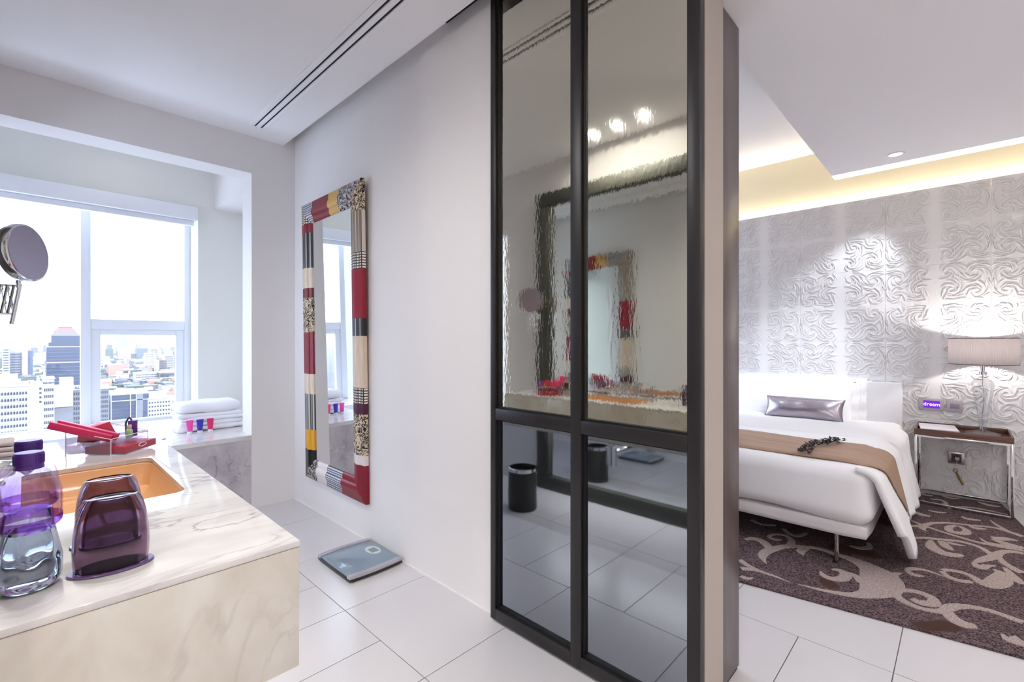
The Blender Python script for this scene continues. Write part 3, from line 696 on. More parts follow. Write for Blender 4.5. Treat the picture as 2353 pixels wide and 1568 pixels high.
def rail(top, a, b, m):
    mb = MB(); L = []
    for e in (0, 1):
        lo = []
        for w, n in PROF:
            uu = a if e == 0 else b
            if e == 0 and a <= Y0+1e-6: uu = Y0+w
            if e == 1 and b >= Y1-1e-6: uu = Y1-w
            lo.append(P(uu, Z1-w if top else Z0+w, n))
        L.append(lo)
    mb.loft(L, True, True); return mb.build('fabric_patch', F[m], pm, smooth=True, angle=50)
RV = [Z1, 1.973, 1.728, 1.628, 1.335, 1.229, .92, .828, .763, .517, .459, Z0]
for k, m in enumerate(['dk', 'sb', 'hk', 'rd', 'bk', 'cr', 'hk', 'pl', 'dk', 'wh', 'rs']): stile('R', RV[k+1], RV[k], m)
LV = [Z1, 2.019, 1.954, 1.71, 1.57, 1.503, 1.26, .969, .828, .577, .437, Z0]
for k, m in enumerate(['hk', 'rs', 'bk', 'cr', 'mr', 'dk', 'rs', 'cr', 'gs', 'gd', 'kk']): stile('L', LV[k+1], LV[k], m)
TU = [Y1, 3.209, 2.962, 2.828, Y0]
for k, m in enumerate(['hw', 'rs', 'gl', 'dl']): rail(True, TU[k+1], TU[k], m)
BU = [Y1, 3.195, 3.047, 2.831, Y0]
for k, m in enumerate(['zz', 'wh', 'hw', 'rs']): rail(False, BU[k+1], BU[k], m)
def mirror_pane():
    a, b, c, d = Y0+.14, Y1-.14, Z0+.14, Z1-.14
    vs = [P(u, v, n) for n in (.006, .012) for u, v in ((a, c), (b, c), (b, d), (a, d))]
    MB().add(vs, [(0,1,2,3), (4,5,6,7), (0,1,5,4), (1,2,6,5), (2,3,7,6), (3,0,4,7)]).build('mirror_glass', MT['mirror'], pm)
mirror_pane()

# ------------------------------------------------------------------ bathroom scale
bsx0, bsx1, bsy0, bsy1 = 1.105, 1.405, 2.175, 2.535
sc = thing('bathroom_scale', 'silver glass bathroom scale on the floor below the mirror', 'scale', (1.255, 2.355, 0))
def bow(u): return .010*(1-(2*u-1)**2)
mb = MB()
n = 14
rim = [(bsx0+(bsx1-bsx0)*i/n, bsy0-bow(i/n)) for i in range(n+1)]+[(bsx1-(bsx1-bsx0)*i/n, bsy1+bow(i/n)) for i in range(n+1)]
MB().prism(rim, .008, .022).build('base', MT['bin'], sc, bevel=.003)
MB().prism([(bsx0+.004+(bsx1-bsx0-.008)*i/n, bsy0+.034-bow(i/n)) for i in range(n+1)]+[(bsx1-.004-(bsx1-bsx0-.008)*i/n, bsy1-.034+bow(i/n)) for i in range(n+1)], .022, .031).build('glass_plate', MT['scale_glass'], sc, bevel=.001)
for s in (0, 1):
    e0 = [(bsx0+(bsx1-bsx0)*i/n, (bsy0-bow(i/n)) if s == 0 else (bsy1-.030+bow(i/n))) for i in range(n+1)]
    e1 = [(x, y+.030) for x, y in e0][::-1]
    MB().prism(e0+e1, .018, .035).build('end_trim', MT['silver'], sc, bevel=.003)
MB().lathe([(.046, .0311), (.046, .0318)], 1.345, 2.375, 40, .8, 1.25).build('display_surround', mat('pale_plate', (196, 204, 210), .3), sc, smooth=True)
box('display', (1.325, 1.366, 2.345, 2.400, .0318, .0326), MT['lcd'], sc)
for dy in (.0, .034):
    mb = MB(); c0 = (1.165, 2.30+dy)
    mb.tube([(c0[0]-.012, c0[1]-.008, .0313), (c0[0]+.012, c0[1]-.010, .0313), (c0[0]+.014, c0[1]+.006, .0313)], .0016, 6); mb.build('foot_sensor', MT['chrome'], sc, smooth=True)
for x in (bsx0+.03, bsx1-.03):
    for y in (bsy0+.025, bsy1-.025): MB().lathe([(.014, 0), (.014, .009)], x, y, 16).build('foot', MT['gasket'], sc, smooth=True)

# ------------------------------------------------------------------ rug
C0 = Vector((2.663, -.555)); ur = Vector((.9885, .151)); vr = Vector((-.151, .9885))
rc = [C0, C0+ur*2.31, C0+ur*2.31+vr*2.75, C0+vr*2.75]
rg = thing('rug', 'dark plum area rug with pale curling scroll pattern under the bed', 'rug', (3.6, .8, 0))
MB().prism([tuple(p) for p in rc], .0003, .010).build('rug_field', MT['rug'], rg, bevel=.003)
RUG_SCROLLS=[[(2.616,0.581,0.002),(2.628,0.509,0.01),(2.649,0.441,0.016),(2.679,0.377,0.022),(2.741,0.324,0.04),(2.83,0.294,0.075),(2.939,0.288,0.09),(3.025,0.314,0.08),(3.081,0.364,0.055),(3.121,0.439,0.032),(3.128,0.5,0.02),(3.148,0.567,0.02),(3.136,0.629,0.016),(3.067,0.726,0.02),(2.981,0.773,0.026),(2.892,0.8,0.028),(2.808,0.794,0.02),(2.735,0.752,0.002)],
[(2.985,0.942,0.012),(3.035,0.908,0.022),(3.032,0.858,0.026),(2.978,0.81,0.026),(2.927,0.789,0.02)],
[(3.133,0.779,0.006),(3.11,0.812,0.014),(3.137,0.848,0.012),(3.193,0.833,0.012),(3.22,0.781,0.014),(3.168,0.734,0.018),(3.092,0.725,0.02),(3.023,0.738,0.015)],
[(2.985,0.633,0.002),(3.042,0.66,0.024),(3.105,0.645,0.02)],
[(2.843,0.529,0.004),(2.803,0.505,0.018),(2.797,0.466,0.022),(2.837,0.432,0.026),(2.895,0.429,0.026),(2.923,0.46,0.02),(2.905,0.492,0.005)],
[(2.921,0.448,0.015),(2.912,0.391,0.02),(2.862,0.356,0.025),(2.847,0.323,0.04)],
[(2.69,0.872,0.016),(2.648,0.814,0.016),(2.628,0.752,0.013),(2.622,0.68,0.009),(2.608,0.613,0.002)],
[(2.588,0.834,0.016),(2.623,0.784,0.016),(2.62,0.741,0.006)],
[(2.505,0.807,0.016),(2.503,0.778,0.014),(2.53,0.757,0.004)],
[(3.343,1.011,0.015),(3.31,0.937,0.015),(3.354,0.87,0.01)],
[(3.326,0.817,0.015),(3.272,0.775,0.015),(3.265,0.725,0.018),(3.348,0.695,0.01)],
[(3.32,0.471,0.01),(3.317,0.425,0.018),(3.366,0.39,0.018),(3.44,0.398,0.01)],
[(4.099,0.286,0.008),(4.025,0.198,0.012),(3.968,0.116,0.012),(3.926,0.015,0.012),(3.898,-0.079,0.013),(3.922,-0.25,0.016)],
[(3.91,0.273,0.006),(3.974,0.206,0.016),(4.037,0.171,0.018),(4.104,0.142,0.014),(4.185,0.058,0.011),(4.224,-0.035,0.011),(4.272,-0.137,0.012),(4.245,-0.208,0.016),(4.199,-0.268,0.018)],
[(3.897,0.16,0.002),(3.937,0.185,0.018),(4.02,0.176,0.018)],
[(4.159,0.032,0.012),(4.085,0.064,0.02),(4.005,0.053,0.024),(4.018,-0.004,0.026),(4.092,-0.018,0.02),(4.157,0.016,0.012)],
[(4.206,-0.03,0.005),(4.186,-0.06,0.022),(4.21,-0.11,0.004)],
[(4.433,-0.132,0.005),(4.335,-0.164,0.012),(4.23,-0.217,0.014)],
[(4.396,0.006,0.006),(4.364,-0.026,0.018),(4.387,-0.084,0.01)],
[(4.392,0.175,0.006),(4.389,0.128,0.014),(4.415,0.084,0.006)],
[(4.302,0.252,0.01),(4.256,0.209,0.026),(4.25,0.158,0.012)],
[(3.691,0.237,0.008),(3.765,0.16,0.013),(3.802,0.087,0.015),(3.839,0.015,0.013),(3.823,-0.055,0.015),(3.766,-0.099,0.018),(3.704,-0.123,0.02)],
[(3.744,0.137,0.01),(3.629,0.125,0.034),(3.569,0.081,0.036),(3.579,0.032,0.03),(3.609,0.001,0.01)],
[(3.766,0.091,0.02),(3.687,0.065,0.026),(3.643,0.039,0.006)],
[(3.768,0.067,0.016),(3.769,0.033,0.014),(3.775,-0.009,0.003)],
[(3.526,-0.044,0.008),(3.598,-0.073,0.02),(3.7,-0.123,0.026),(3.792,-0.15,0.02),(3.857,-0.194,0.016),(3.867,-0.247,0.016)],
[(3.524,-0.042,0.01),(3.475,-0.063,0.026),(3.521,-0.092,0.016),(3.554,-0.126,0.003)],
[(3.731,-0.141,0.014),(3.639,-0.158,0.018),(3.573,-0.195,0.022),(3.538,-0.226,0.024)],
[(3.555,-0.159,0.01),(3.44,-0.188,0.024),(3.37,-0.215,0.014)],
[(3.289,0.079,0.012),(3.317,0.054,0.015),(3.332,0.005,0.015),(3.308,-0.036,0.018),(3.263,-0.066,0.028),(3.265,-0.099,0.04),(3.356,-0.133,0.046),(3.452,-0.144,0.03),(3.489,-0.116,0.008)],
[(3.276,0.077,0.014),(3.226,0.053,0.016),(3.209,0.012,0.017),(3.236,-0.031,0.014)],
[(3.173,0.212,0.012),(3.209,0.188,0.016),(3.232,0.146,0.011),(3.225,0.103,0.008),(3.207,0.057,0.002)],
[(3.169,0.211,0.012),(3.131,0.184,0.018),(3.144,0.14,0.004)],
[(3.104,0.225,0.003),(3.064,0.251,0.018),(2.998,0.239,0.02),(2.936,0.228,0.018),(2.888,0.24,0.006)],
[(2.833,0.166,0.014),(2.819,0.139,0.024),(2.845,0.098,0.026),(2.898,0.098,0.022),(2.925,0.132,0.02),(2.921,0.175,0.017),(2.885,0.215,0.016),(2.826,0.224,0.02),(2.78,0.194,0.02),(2.758,0.147,0.016),(2.765,0.103,0.016),(2.796,0.064,0.02),(2.861,0.04,0.025),(2.907,0.004,0.02),(2.934,-0.042,0.016),(2.943,-0.094,0.016),(2.919,-0.186,0.018)],
[(2.816,0.05,0.02),(2.757,0.031,0.03),(2.732,0.0,0.033),(2.744,-0.04,0.015)],
[(2.743,-0.116,0.006),(2.71,-0.133,0.02),(2.731,-0.174,0.045)],
[(4.062,-0.125,0.01),(4.055,-0.153,0.026),(4.09,-0.201,0.02),(4.081,-0.237,0.006)],
[(3.99,-0.074,0.003),(3.924,-0.117,0.013),(3.974,-0.254,0.02)],
[(4.021,-0.129,0.01),(3.989,-0.173,0.024),(3.982,-0.231,0.01)],
[(4.638,0.215,0.008),(4.569,0.158,0.016),(4.646,0.088,0.014),(4.736,0.114,0.012),(4.718,0.175,0.006)],
[(4.893,0.124,0.006),(4.849,0.067,0.014),(4.879,0.019,0.005)],
[(4.877,-0.085,0.005),(4.836,-0.133,0.018),(4.845,-0.194,0.008)],
[(4.534,0.074,0.005),(4.645,0.006,0.01),(4.682,-0.095,0.008),(4.653,-0.223,0.003)],
[(4.917,0.262,0.006),(4.817,0.211,0.012),(4.824,0.166,0.004)]]
def in_rug(x, y):
    d = Vector((x, y))-C0; return 0 < d.dot(ur) < 2.305 and 0 < d.dot(vr) < 2.745
def scroll(pts, zi=0):
    P_ = smooth_path(pts, 5); vs = []; P_ = [p for p in P_ if in_rug(p[0], p[1])]; n = len(P_)
    if n < 3: return
    for k in range(n):
        a, b = P_[max(k-1, 0)], P_[min(k+1, n-1)]; t = Vector((b[0]-a[0], b[1]-a[1], 0)).normalized(); w = max(.0015, P_[k][2])
        t0 = Vector((P_[k][0]-a[0], P_[k][1]-a[1])); t1 = Vector((b[0]-P_[k][0], b[1]-P_[k][1])); ang = 0
        if t0.length > 1e-6 and t1.length > 1e-6: ang = t0.angle_signed(t1, 0)
        rad = ((t0.length+t1.length)/2)/max(1e-4, abs(ang))
        for s in (-1, -.85, .85, 1):
            z = (.0122+.00004*zi+.00001*k) if abs(s) < 1 else .0098
            ww = min(w, .8*rad) if (s > 0) == (ang < 0) else w
            vs.append((P_[k][0]-t.y*ww*s, P_[k][1]+t.x*ww*s, z))
    MB().add(vs, [(k*4+j, (k+1)*4+j, (k+1)*4+j+1, k*4+j+1) for k in range(n-1) for j in range(3)]).build('woven_scroll', MT['rug_hi'], rg)
for i, q in enumerate(RUG_SCROLLS): scroll(q, i)

# ------------------------------------------------------------------ bed
bd = thing('bed', 'white double bed with upholstered headboard and slim chrome legs', 'bed', (3.95, 1.05, 0))
box('headboard', (4.90, 4.985, .352, 1.80, .10, .858), MT['leather'], bd, bevel=.006)
softbox(3.0, 4.90, .345, 1.80, .155, .245, .035, 14).build('bed_base', MT['bedbase'], bd, smooth=True, merge=True)
softbox(3.01, 4.895, .355, 1.79, .24, .48, .05, 14).build('mattress', MT['sheet'], bd, smooth=True, merge=True)
for x in (3.06, 4.78):
    for y in (.493, 1.66):
        l = MB().tube([(x, y, .16), (x, y, .016)], .011, 12).build('leg', MT['chrome'], bd, smooth=True)
        MB().box(x-.05, x+.03, y-.012, y+.012, .0105, .016).build('foot_plate', MT['gasket'], l)
dv = thing('duvet', 'plump white duvet draped over the bed and its right side', 'duvet', (3.7, 1.0, .245))
softbox(2.972, 4.45, .325, 1.80, .235, .545, .085, 40, .016, 3.2, 3).build('duvet_body', MT['white_cloth'], dv, smooth=True, merge=True)
def sm(t): t = max(0, min(1, t)); return t*t*(3-2*t)
def hem(x):
    if x < 3.24: return .22-.175*sm((x-2.98)/.26)
    if x < 3.66: return .045+.105*sm((x-3.24)/.42)
    return .15-.06*sm((x-3.66)/.5)
def drape(x, t, o=0):
    h = hem(x); zt = .530; k = min(1, t*3.2); z = zt-.07*(1-math.cos(k*PI/2))-(zt-.07-h)*max(0, (t-.3125))/.6875
    y = .400-o-.095*math.sin(k*PI/2)-(.075+.05*math.exp(-((x-3.25)/.18)**2))*max(0, t-.3)/.7-.012*math.sin(x*17)*max(0, t-.25)
    dx = .05*t*t*max(0, 1-(x-2.985)/.5)
    return (x+dx, y, z+o)
MB().grid(lambda a, t: drape(2.985+1.465*a, t), 60, 26).build('side_drape', MT['white_cloth'], dv, smooth=True, solid=.03, angle=80)
sh = thing('top_sheet', 'folded back white sheet band below the pillows', 'sheet', (4.2, 1.0, .5))
softbox(3.86, 4.72, .335, 1.80, .42, .562, .05, 30, .008, 4, 8).build('sheet_fold', MT['sheet'], sh, smooth=True, merge=True)
MB().grid(lambda a, t: (3.90+.62*a, .395-.10*math.sin(min(1, t*3)*PI/2)-.06*max(0, t-.3)-.010*math.sin(a*16)*t, .548-.06*(1-math.cos(min(1, t*3)*PI/2))-(.44-.02*math.sin(a*5))*max(0, t-.33)/.67), 40, 22).build('sheet_side', MT['sheet'], sh, smooth=True, solid=.014, angle=80)
rn = thing('bed_runner', 'tan satin runner laid across the foot of the bed', 'runner', (3.3, 1.0, .5))
def runner(a, t):
    x = 3.045+.535*a
    if t < .6:
        q = t/.6; y = 1.78-(1.78-.40)*q; return (x, y, .5585+.003*math.sin(y*9+x*3)-.012*sm((3.10-x)/.09))
    ts = (t-.6)/.4; X, Y, Z = drape(x+.46*(1-a)*ts**1.1, ts*.88, .018); return (X, Y, Z)
MB().grid(runner, 26, 70).build('runner_cloth', MT['runner'], rn, smooth=True, solid=.006, angle=80)
mb = MB(); rr = random.Random(5)
fp = smooth_path([(3.06, .645, .565), (3.18, .648, .570), (3.30, .645, .572), (3.39, .612, .572), (3.46, .590, .570), (3.56, .560, .568)], 8)
for i in range(150):
    p = Vector(fp[int(i/150*len(fp))])+Vector((rr.uniform(-.03, .03), rr.uniform(-.03, .03), rr.uniform(0, .022)))
    a = rr.uniform(0, 2*PI); d = Vector((math.cos(a), math.sin(a), rr.uniform(-.1, .7)))*rr.uniform(.022, .045); s = d.cross(Vector((0, 0, 1))).normalized()*.008
    mb.add([p-d*.5, p+s+Vector((0, 0, .003)), p+d*.5, p-s+Vector((0, 0, .003)), p+Vector((0, 0, .007))], [(0,1,4), (1,2,4), (2,3,4), (3,0,4)])
tag(mb.build('feather_garland', MT['feather']), 'curved black feather garland lying on the tan bed runner', 'garland', kind='stuff')
def pillow(name, c, hw, hh, th, lean, m, label, cat, flange=0, seed=0, yaw=0, wr=.012):
    t = thing(name, label, cat, c, None)
    ax = Vector((math.sin(yaw), math.cos(yaw), 0)); up = Vector((math.sin(lean)*math.cos(yaw), -math.sin(lean)*math.sin(yaw), math.cos(lean))); nr = ax.cross(up).normalized()
    mb = MB(); N, Mv = 40, 24
    for sg in (-1, 1):
        def fn(a, b):
            x, y = a*2-1, b*2-1
            f = max(0, (1-abs(x)**2.6))**.62*max(0, (1-abs(y)**2.2))**.6
            px = x*hw*(1-.05*(1-y*y)*abs(x)**2); pz = y*hh*(1-.07*(abs(x)**3)*(1-abs(x)**9)-.03*(1-x*x)*abs(y))
            d = sg*th*f+wr*f*noise.noise(Vector((x*hw*9+seed, y*hh*16, seed)))
            return Vector(c)+ax*px+up*(pz+hh)+nr*d
        mb.grid(fn, N, Mv)
    mb.build('cushion_body', m, t, smooth=True, merge=True, angle=180)
    if flange:
        mb = MB()
        def rim_pt(s, k):
            L = [(-1, -1), (1, -1), (1, 1), (-1, 1), (-1, -1)]; i = min(3, int(s*4)); q = s*4-i
            x = L[i][0]+(L[i+1][0]-L[i][0])*q; y = L[i][1]+(L[i+1][1]-L[i][1])*q
            e = .93 if k < .5 else 1.0+flange/hw
            wv = .008*math.sin(s*70)*k
            return Vector(c)+ax*(x*hw*e)+up*(y*hh*(e if k < .5 else 1+flange/hh*.6)*.97+hh)+nr*wv
        mb.grid(rim_pt, 120, 3); mb.build('flange', m, t, smooth=True, solid=.006, angle=80)
    return t
pillow('pillow', (4.82, 1.09, .500), .47, .185, .085, .12, MT['white_cloth'], 'rear white pillow against the headboard, its flange showing at the right', 'pillow', .045, 2)
pillow('pillow', (4.62, 1.12, .510), .49, .185, .10, .32, MT['white_cloth'], 'front large white pillow behind the silver cushion', 'pillow', .03, 9)
pillow('cushion', (4.44, .955, .556), .285, .095, .06, .45, MT['sequin'], 'small silver sequinned cushion leaning on the white pillow', 'cushion', 0, 4, .0, .006)

# ------------------------------------------------------------------ nightstand
ns = thing('nightstand', 'chrome framed bedside table with a dark wooden tray top', 'nightstand', (4.75, .008, 0))
nx0, nx1, ny0, ny1 = 4.545, 4.965, -.247, .258
q = .016
for x in (nx0, nx1-q):
    for y in (ny0, ny1-q): box('leg', (x, x+q, y, y+q, .0128, .514), MT['chrome'], ns, bevel=.001)
for z in (.0128, .498):
    for y in (ny0, ny1-q): box('frame_rail', (nx0+q, nx1-q, y, y+q, z, z+q), MT['chrome'], ns, bevel=.001)
    for x in (nx0, nx1-q): box('frame_rail', (x, x+q, ny0+q, ny1-q, z, z+q), MT['chrome'], ns, bevel=.001)
tr = box('tray', (nx0, nx1, ny0, ny1, .5142, .524), MT['walnut'], ns, bevel=.001)
for b in ((nx0, nx0+.012, ny0, ny1), (nx1-.012, nx1, ny0, ny1), (nx0+.012, nx1-.012, ny0, ny0+.012), (nx0+.012, nx1-.012, ny1-.012, ny1)):
    box('tray_lip', (b[0], b[1], b[2], b[3], .524, .556), MT['walnut'], tr, bevel=.001)
o = MB().zbox((4.755, .135, .551), .10, .15, .105, .004).build('notepad', MT['paper'], bevel=.001); tag(o, 'white notepad lying in the bedside table tray', 'notepad')
o = MB().zbox((4.760, .135, .5355), .06, .14, .100, .011).build('folder', MT['walnut'], bevel=.002); tag(o, 'brown leather folder under the white notepad', 'folder')
lx, ly = 4.79, -.105
lm = thing('table_lamp', 'bedside lamp with clear glass base and pleated mauve drum shade', 'lamp', (lx, ly, .5245))
MB().lathe([(.10, .5245), (.102, .530), (.085, .540), (.03, .552), (.018, .562), (.020, .60), (.030, .68), (.046, .78), (.058, .86), (.060, .895), (.050, .915), (.028, .930), (.020, .945), (.020, .962)], lx, ly, 48, cap0=True, cap1=False).build('glass_base', MT['lampglass'], lm, smooth=True, solid=.003, angle=80)
MB().tube(smooth_path([(lx, ly, .545), (lx+.004, ly+.004, .65), (lx-.003, ly-.006, .78), (lx, ly+.002, .90), (lx, ly, .96)]), .0022, 6).build('cord', MT['plastic_grey'], lm, smooth=True)
MB().lathe([(.022, .958), (.022, .978), (.012, .980), (.012, 1.05)], lx, ly, 20).build('socket', MT['chrome'], lm, smooth=True)
def shade_mat():
    m, nt, b = newmat('mauve_pleats'); nt.nodes.remove(b); out = nt.nodes['Material Output']
    d = nd(nt, 'ShaderNodeBsdfDiffuse'); d.inputs[0].default_value = (*lin((100, 92, 97)), 1)
    t = nd(nt, 'ShaderNodeBsdfTranslucent'); t.inputs[0].default_value = (*lin((208, 197, 196)), 1)
    mx = nd(nt, 'ShaderNodeMixShader', i_0=.10); nt.links.new(d.outputs[0], mx.inputs[1]); nt.links.new(t.outputs[0], mx.inputs[2]); nt.links.new(mx.outputs[0], out.inputs[0]); return m
n = 180; L = []
for z in (1.032, 1.22):
    L.append([(lx+(.172+.0035*(k % 2))*math.cos(2*PI*k/n), ly+(.180+.0035*(k % 2))*math.sin(2*PI*k/n), z) for k in range(n)])
MB().loft(L).build('lamp_shade', shade_mat(), lm)
for z in (1.032, 1.2195):
    MB().tube([(lx+.1735*math.cos(2*PI*k/48), ly+.1815*math.sin(2*PI*k/48), z) for k in range(49)], .0024, 6).build('shade_ring', mat('shade_trim', (66, 52, 54), .6), lm, smooth=True)
MB().lathe([(.002, 1.05), (.024, 1.075), (.03, 1.10), (.024, 1.128), (.002, 1.14)], lx, ly, 20).build('bulb', MT['bulb'], lm, smooth=True)
def light(name, typ, loc, energy, color, parent, **k):
    l = bpy.data.lights.new(name, typ); l.energy = energy; l.color = color
    rot = k.pop('rot', None)
    for a, b in k.items(): setattr(l, a, b)
    o = bpy.data.objects.new(name, l); link(o, parent); o.location = Vector(loc)-(ORG[parent.name] if parent else Vector((0, 0, 0)))
    if rot is not None: o.rotation_euler = rot
    return o
light('bulb_light', 'POINT', (lx, ly, 1.150), LAMP_W, (1, .95, .9), lm, shadow_soft_size=.025)
# wall plates
cp = thing('control_panel', 'wall control panel with a lit violet screen reading dream', 'panel', (4.99, .176, .65))
box('plate', (4.984, 4.9995, .103, .252, .652, .742), MT['plastic_grey'], cp, bevel=.002)
box('screen', (4.982, 4.984, .128, .226, .668, .726), mat('violet_screen', (70, 20, 120), .3, emit=(96, 24, 190), estr=.8), cp)
text_mesh('screen_text', 'dream', .039, mat('screen_white', (240, 220, 255), .5, emit=(245, 225, 255), estr=1.0), cp, Matrix.Translation((4.9815, .177, .697)) @ Matrix.Rotation(-PI/2, 4, 'Z') @ Matrix.Rotation(PI/2, 4, 'X'), .0006)
sp = thing('switch_plate', 'square grey wall switch beside the lit control panel', 'switch', (4.99, .045, .65))
box('plate', (4.984, 4.9995, .0, .089, .652, .738), MT['plastic_grey'], sp, bevel=.002)
box('rocker', (4.981, 4.984, .018, .071, .676, .716), mat('rocker_grey', (146, 132, 150), .4), sp, bevel=.001)
so = thing('wall_socket', 'dark wall socket with metal surround under the bedside table', 'socket', (4.99, .034, .25))
box('plate', (4.986, 4.9995, -.012, .082, .250, .340), MT['steel'], so, bevel=.002)
box('insert', (4.984, 4.986, .006, .064, .262, .328), mat('socket_dark', (74, 66, 70), .5), so)
box('plug', (4.960, 4.984, .018, .044, .282, .306), mat('plug_clear', (190, 186, 186), .3), so, bevel=.003)
kc = thing('key_tag', 'slim brass tag hanging from a cord under the wall socket', 'tag', (4.985, .02, .10))
MB().tube(smooth_path([(4.972, .030, .282), (4.980, .036, .24), (4.986, .045, .215), (4.986, .048, .203)]), .0016, 6).build('cord', MT['paper'], kc, smooth=True)
MB().tube([(4.985, .040+.012*math.cos(a), .198+.014*math.sin(a)) for a in [2*PI*i/16 for i in range(17)]], .003, 8).build('ring', MT['gold'], kc, smooth=True)
MB().tube([(4.986, .034, .184), (4.988, -.002, .098)], [.006, .0085], 10).build('tag_body', MT['gold'], kc, smooth=True)
# ------------------------------------------------------------------ lamps of the rooms, with added fill lamps
def downlight(x, y, z, w, label, col=(1, .99, .98), r=.035, soft=True):
    t = thing('downlight', label, 'light', (x, y, z), 'recessed ceiling downlights')
    MB().lathe([(r+.012, z), (r+.012, z-.003), (r, z-.003), (r-.002, z)], x, y, 28, cap0=False, cap1=False).build('ring', MT['pvc'], t, smooth=True)
    MB().lathe([(.001, z-.0012), (r-.001, z-.0012)], x, y, 28, cap0=False, cap1=False).build('lens', MT['bulb'], t)
    if w: light('downlight_lamp', 'SPOT', (x, y, z-.006), w, col, t, shadow_soft_size=.014, spot_size=math.radians(172), spot_blend=1.0)
    return t
for y, lab in ((1.88, 'nearest the window'), (1.68, 'in the middle'), (1.48, 'farthest from the window')):
    downlight(.05, y, 2.664, DOWNLIGHT_W, 'recessed downlight over the vanity, '+lab)
for x, y in ((.45, .2), (.45, -1.2), (.9, -2.0)):  # out-of-view downlights added for general fill
    downlight(x, y, 2.664, DOWNLIGHT_W*.9, 'added fill downlight behind the viewpoint at '+('the vanity' if y > 0 else ('the middle' if y > -1.5 else 'the far back')))
bl = downlight(3.712, .297, 2.349, 0, 'recessed spotlight in the bedroom ceiling aimed at the pillows')
light('spot_lamp', 'SPOT', (3.712, .297, 2.338), BED_SPOT_W, (.86, .92, 1), bl, spot_size=math.radians(40), spot_blend=1.0, shadow_soft_size=.03,
      rot=(Vector((4.98, 1.20, .80))-Vector((3.712, .297, 2.338))).to_track_quat('-Z', 'Y').to_euler())
sl = thing('spotlight', 'small spotlight tucked above the ceiling edge beside the headboard wall', 'light', (4.55, .22, 2.6))
ad = Vector((.45, .80, -1.6)).normalized()
MB().tube([Vector((4.55, .22, 2.6))-ad*.10, Vector((4.55, .22, 2.6))], .03, 16).build('lamp_can', MT['pvc'], sl, smooth=True)
MB().tube([Vector((4.55, .22, 2.6))-ad*.09, (4.54, .17, 2.94)], .008, 8).build('stem', MT['pvc'], sl, smooth=True)
light('spot_lamp', 'SPOT', Vector((4.55, .22, 2.6))+ad*.012, BED_SPOT_W*.42, (.86, .92, 1), sl, spot_size=math.radians(52), spot_blend=.6, shadow_soft_size=.02, rot=ad.to_track_quat('-Z', 'Y').to_euler())
for i, (x, y) in enumerate(((2.4, -.6), (3.4, -1.0), (2.4, -1.9))):
    downlight(x, y, 2.349, DOWNLIGHT_W*.8, 'added fill downlight in the bedroom, '+['beside the rug corner', 'beyond the bedside table', 'farthest from the bed'][i])  # unseen lamps added to light the bedroom
downlight(3.3, 2.2, 2.94, DOWNLIGHT_W*.7, 'added fill downlight over the far side of the bed')  # another unseen lamp, added to fill the bed side
downlight(.5, 4.25, 2.80, DOWNLIGHT_W*.1, 'added fill downlight over the bathtub')  # hidden lamp added to brighten the bay walls
light('under_fill_lamp', 'AREA', (-.082, 1.7, .571), 10.0, (1, .97, .93), UNDER, shape='RECTANGLE', size=.015, size_y=1.35)
sc_ = thing('fill_sconce', 'added fill lamp with a frosted drum, unseen behind the viewpoint', 'light', (-1.9, -.6, 1.65))  # unseen lamp added to brighten the vanity apron and bed foot
box('back_plate', (-1.979, -1.965, -.66, -.54, 1.64, 1.86), MT['chrome'], sc_, bevel=.003)
MB().tube([(-1.966, -.6, 1.75), (-1.92, -.6, 1.75)], .012, 10).build('arm', MT['chrome'], sc_, smooth=True)
MB().lathe([(.045, 1.66), (.045, 1.84)], -1.92, -.6, 28, cap0=False, cap1=False).build('shade', clear_pane('fill_sconce_film', (252, 250, 246), .05), sc_, smooth=True)
light('fill_sconce_lamp', 'POINT', (-1.92, -.6, 1.75), FILL_SCONCE_W, (1, .98, .96), sc_, shadow_soft_size=.04)
downlight(-1.0, -.4, 2.664, DOWNLIGHT_W, 'added fill downlight in the entry left of the viewpoint')  # unseen lamp added as fill for the entry
cv = thing('cove_strip', 'warm light strip hidden above the embossed headboard panels', 'light', (5.05, .8, 2.40))
box('strip_body', (5.028, 5.075, -2.6, 3.6, 2.380, 2.386), MT['led'], cv)
light('cove_lamp', 'AREA', (5.052, .5, 2.392), COVE_W, (1, .95, .86), cv, shape='RECTANGLE', size=.03, size_y=6.0, rot=(PI, 0, 0))
ed = thing('ceiling_edge_light', 'bright light strip along the edge of the bedroom ceiling', 'light', (3.985, -1.0, 2.345))
box('strip_body', (3.89, 4.0, -2.6, .656, 2.3475, 2.3489), mat('led_edge', (255, 250, 240), .5, emit=(255, 250, 240), estr=1.2), ed)

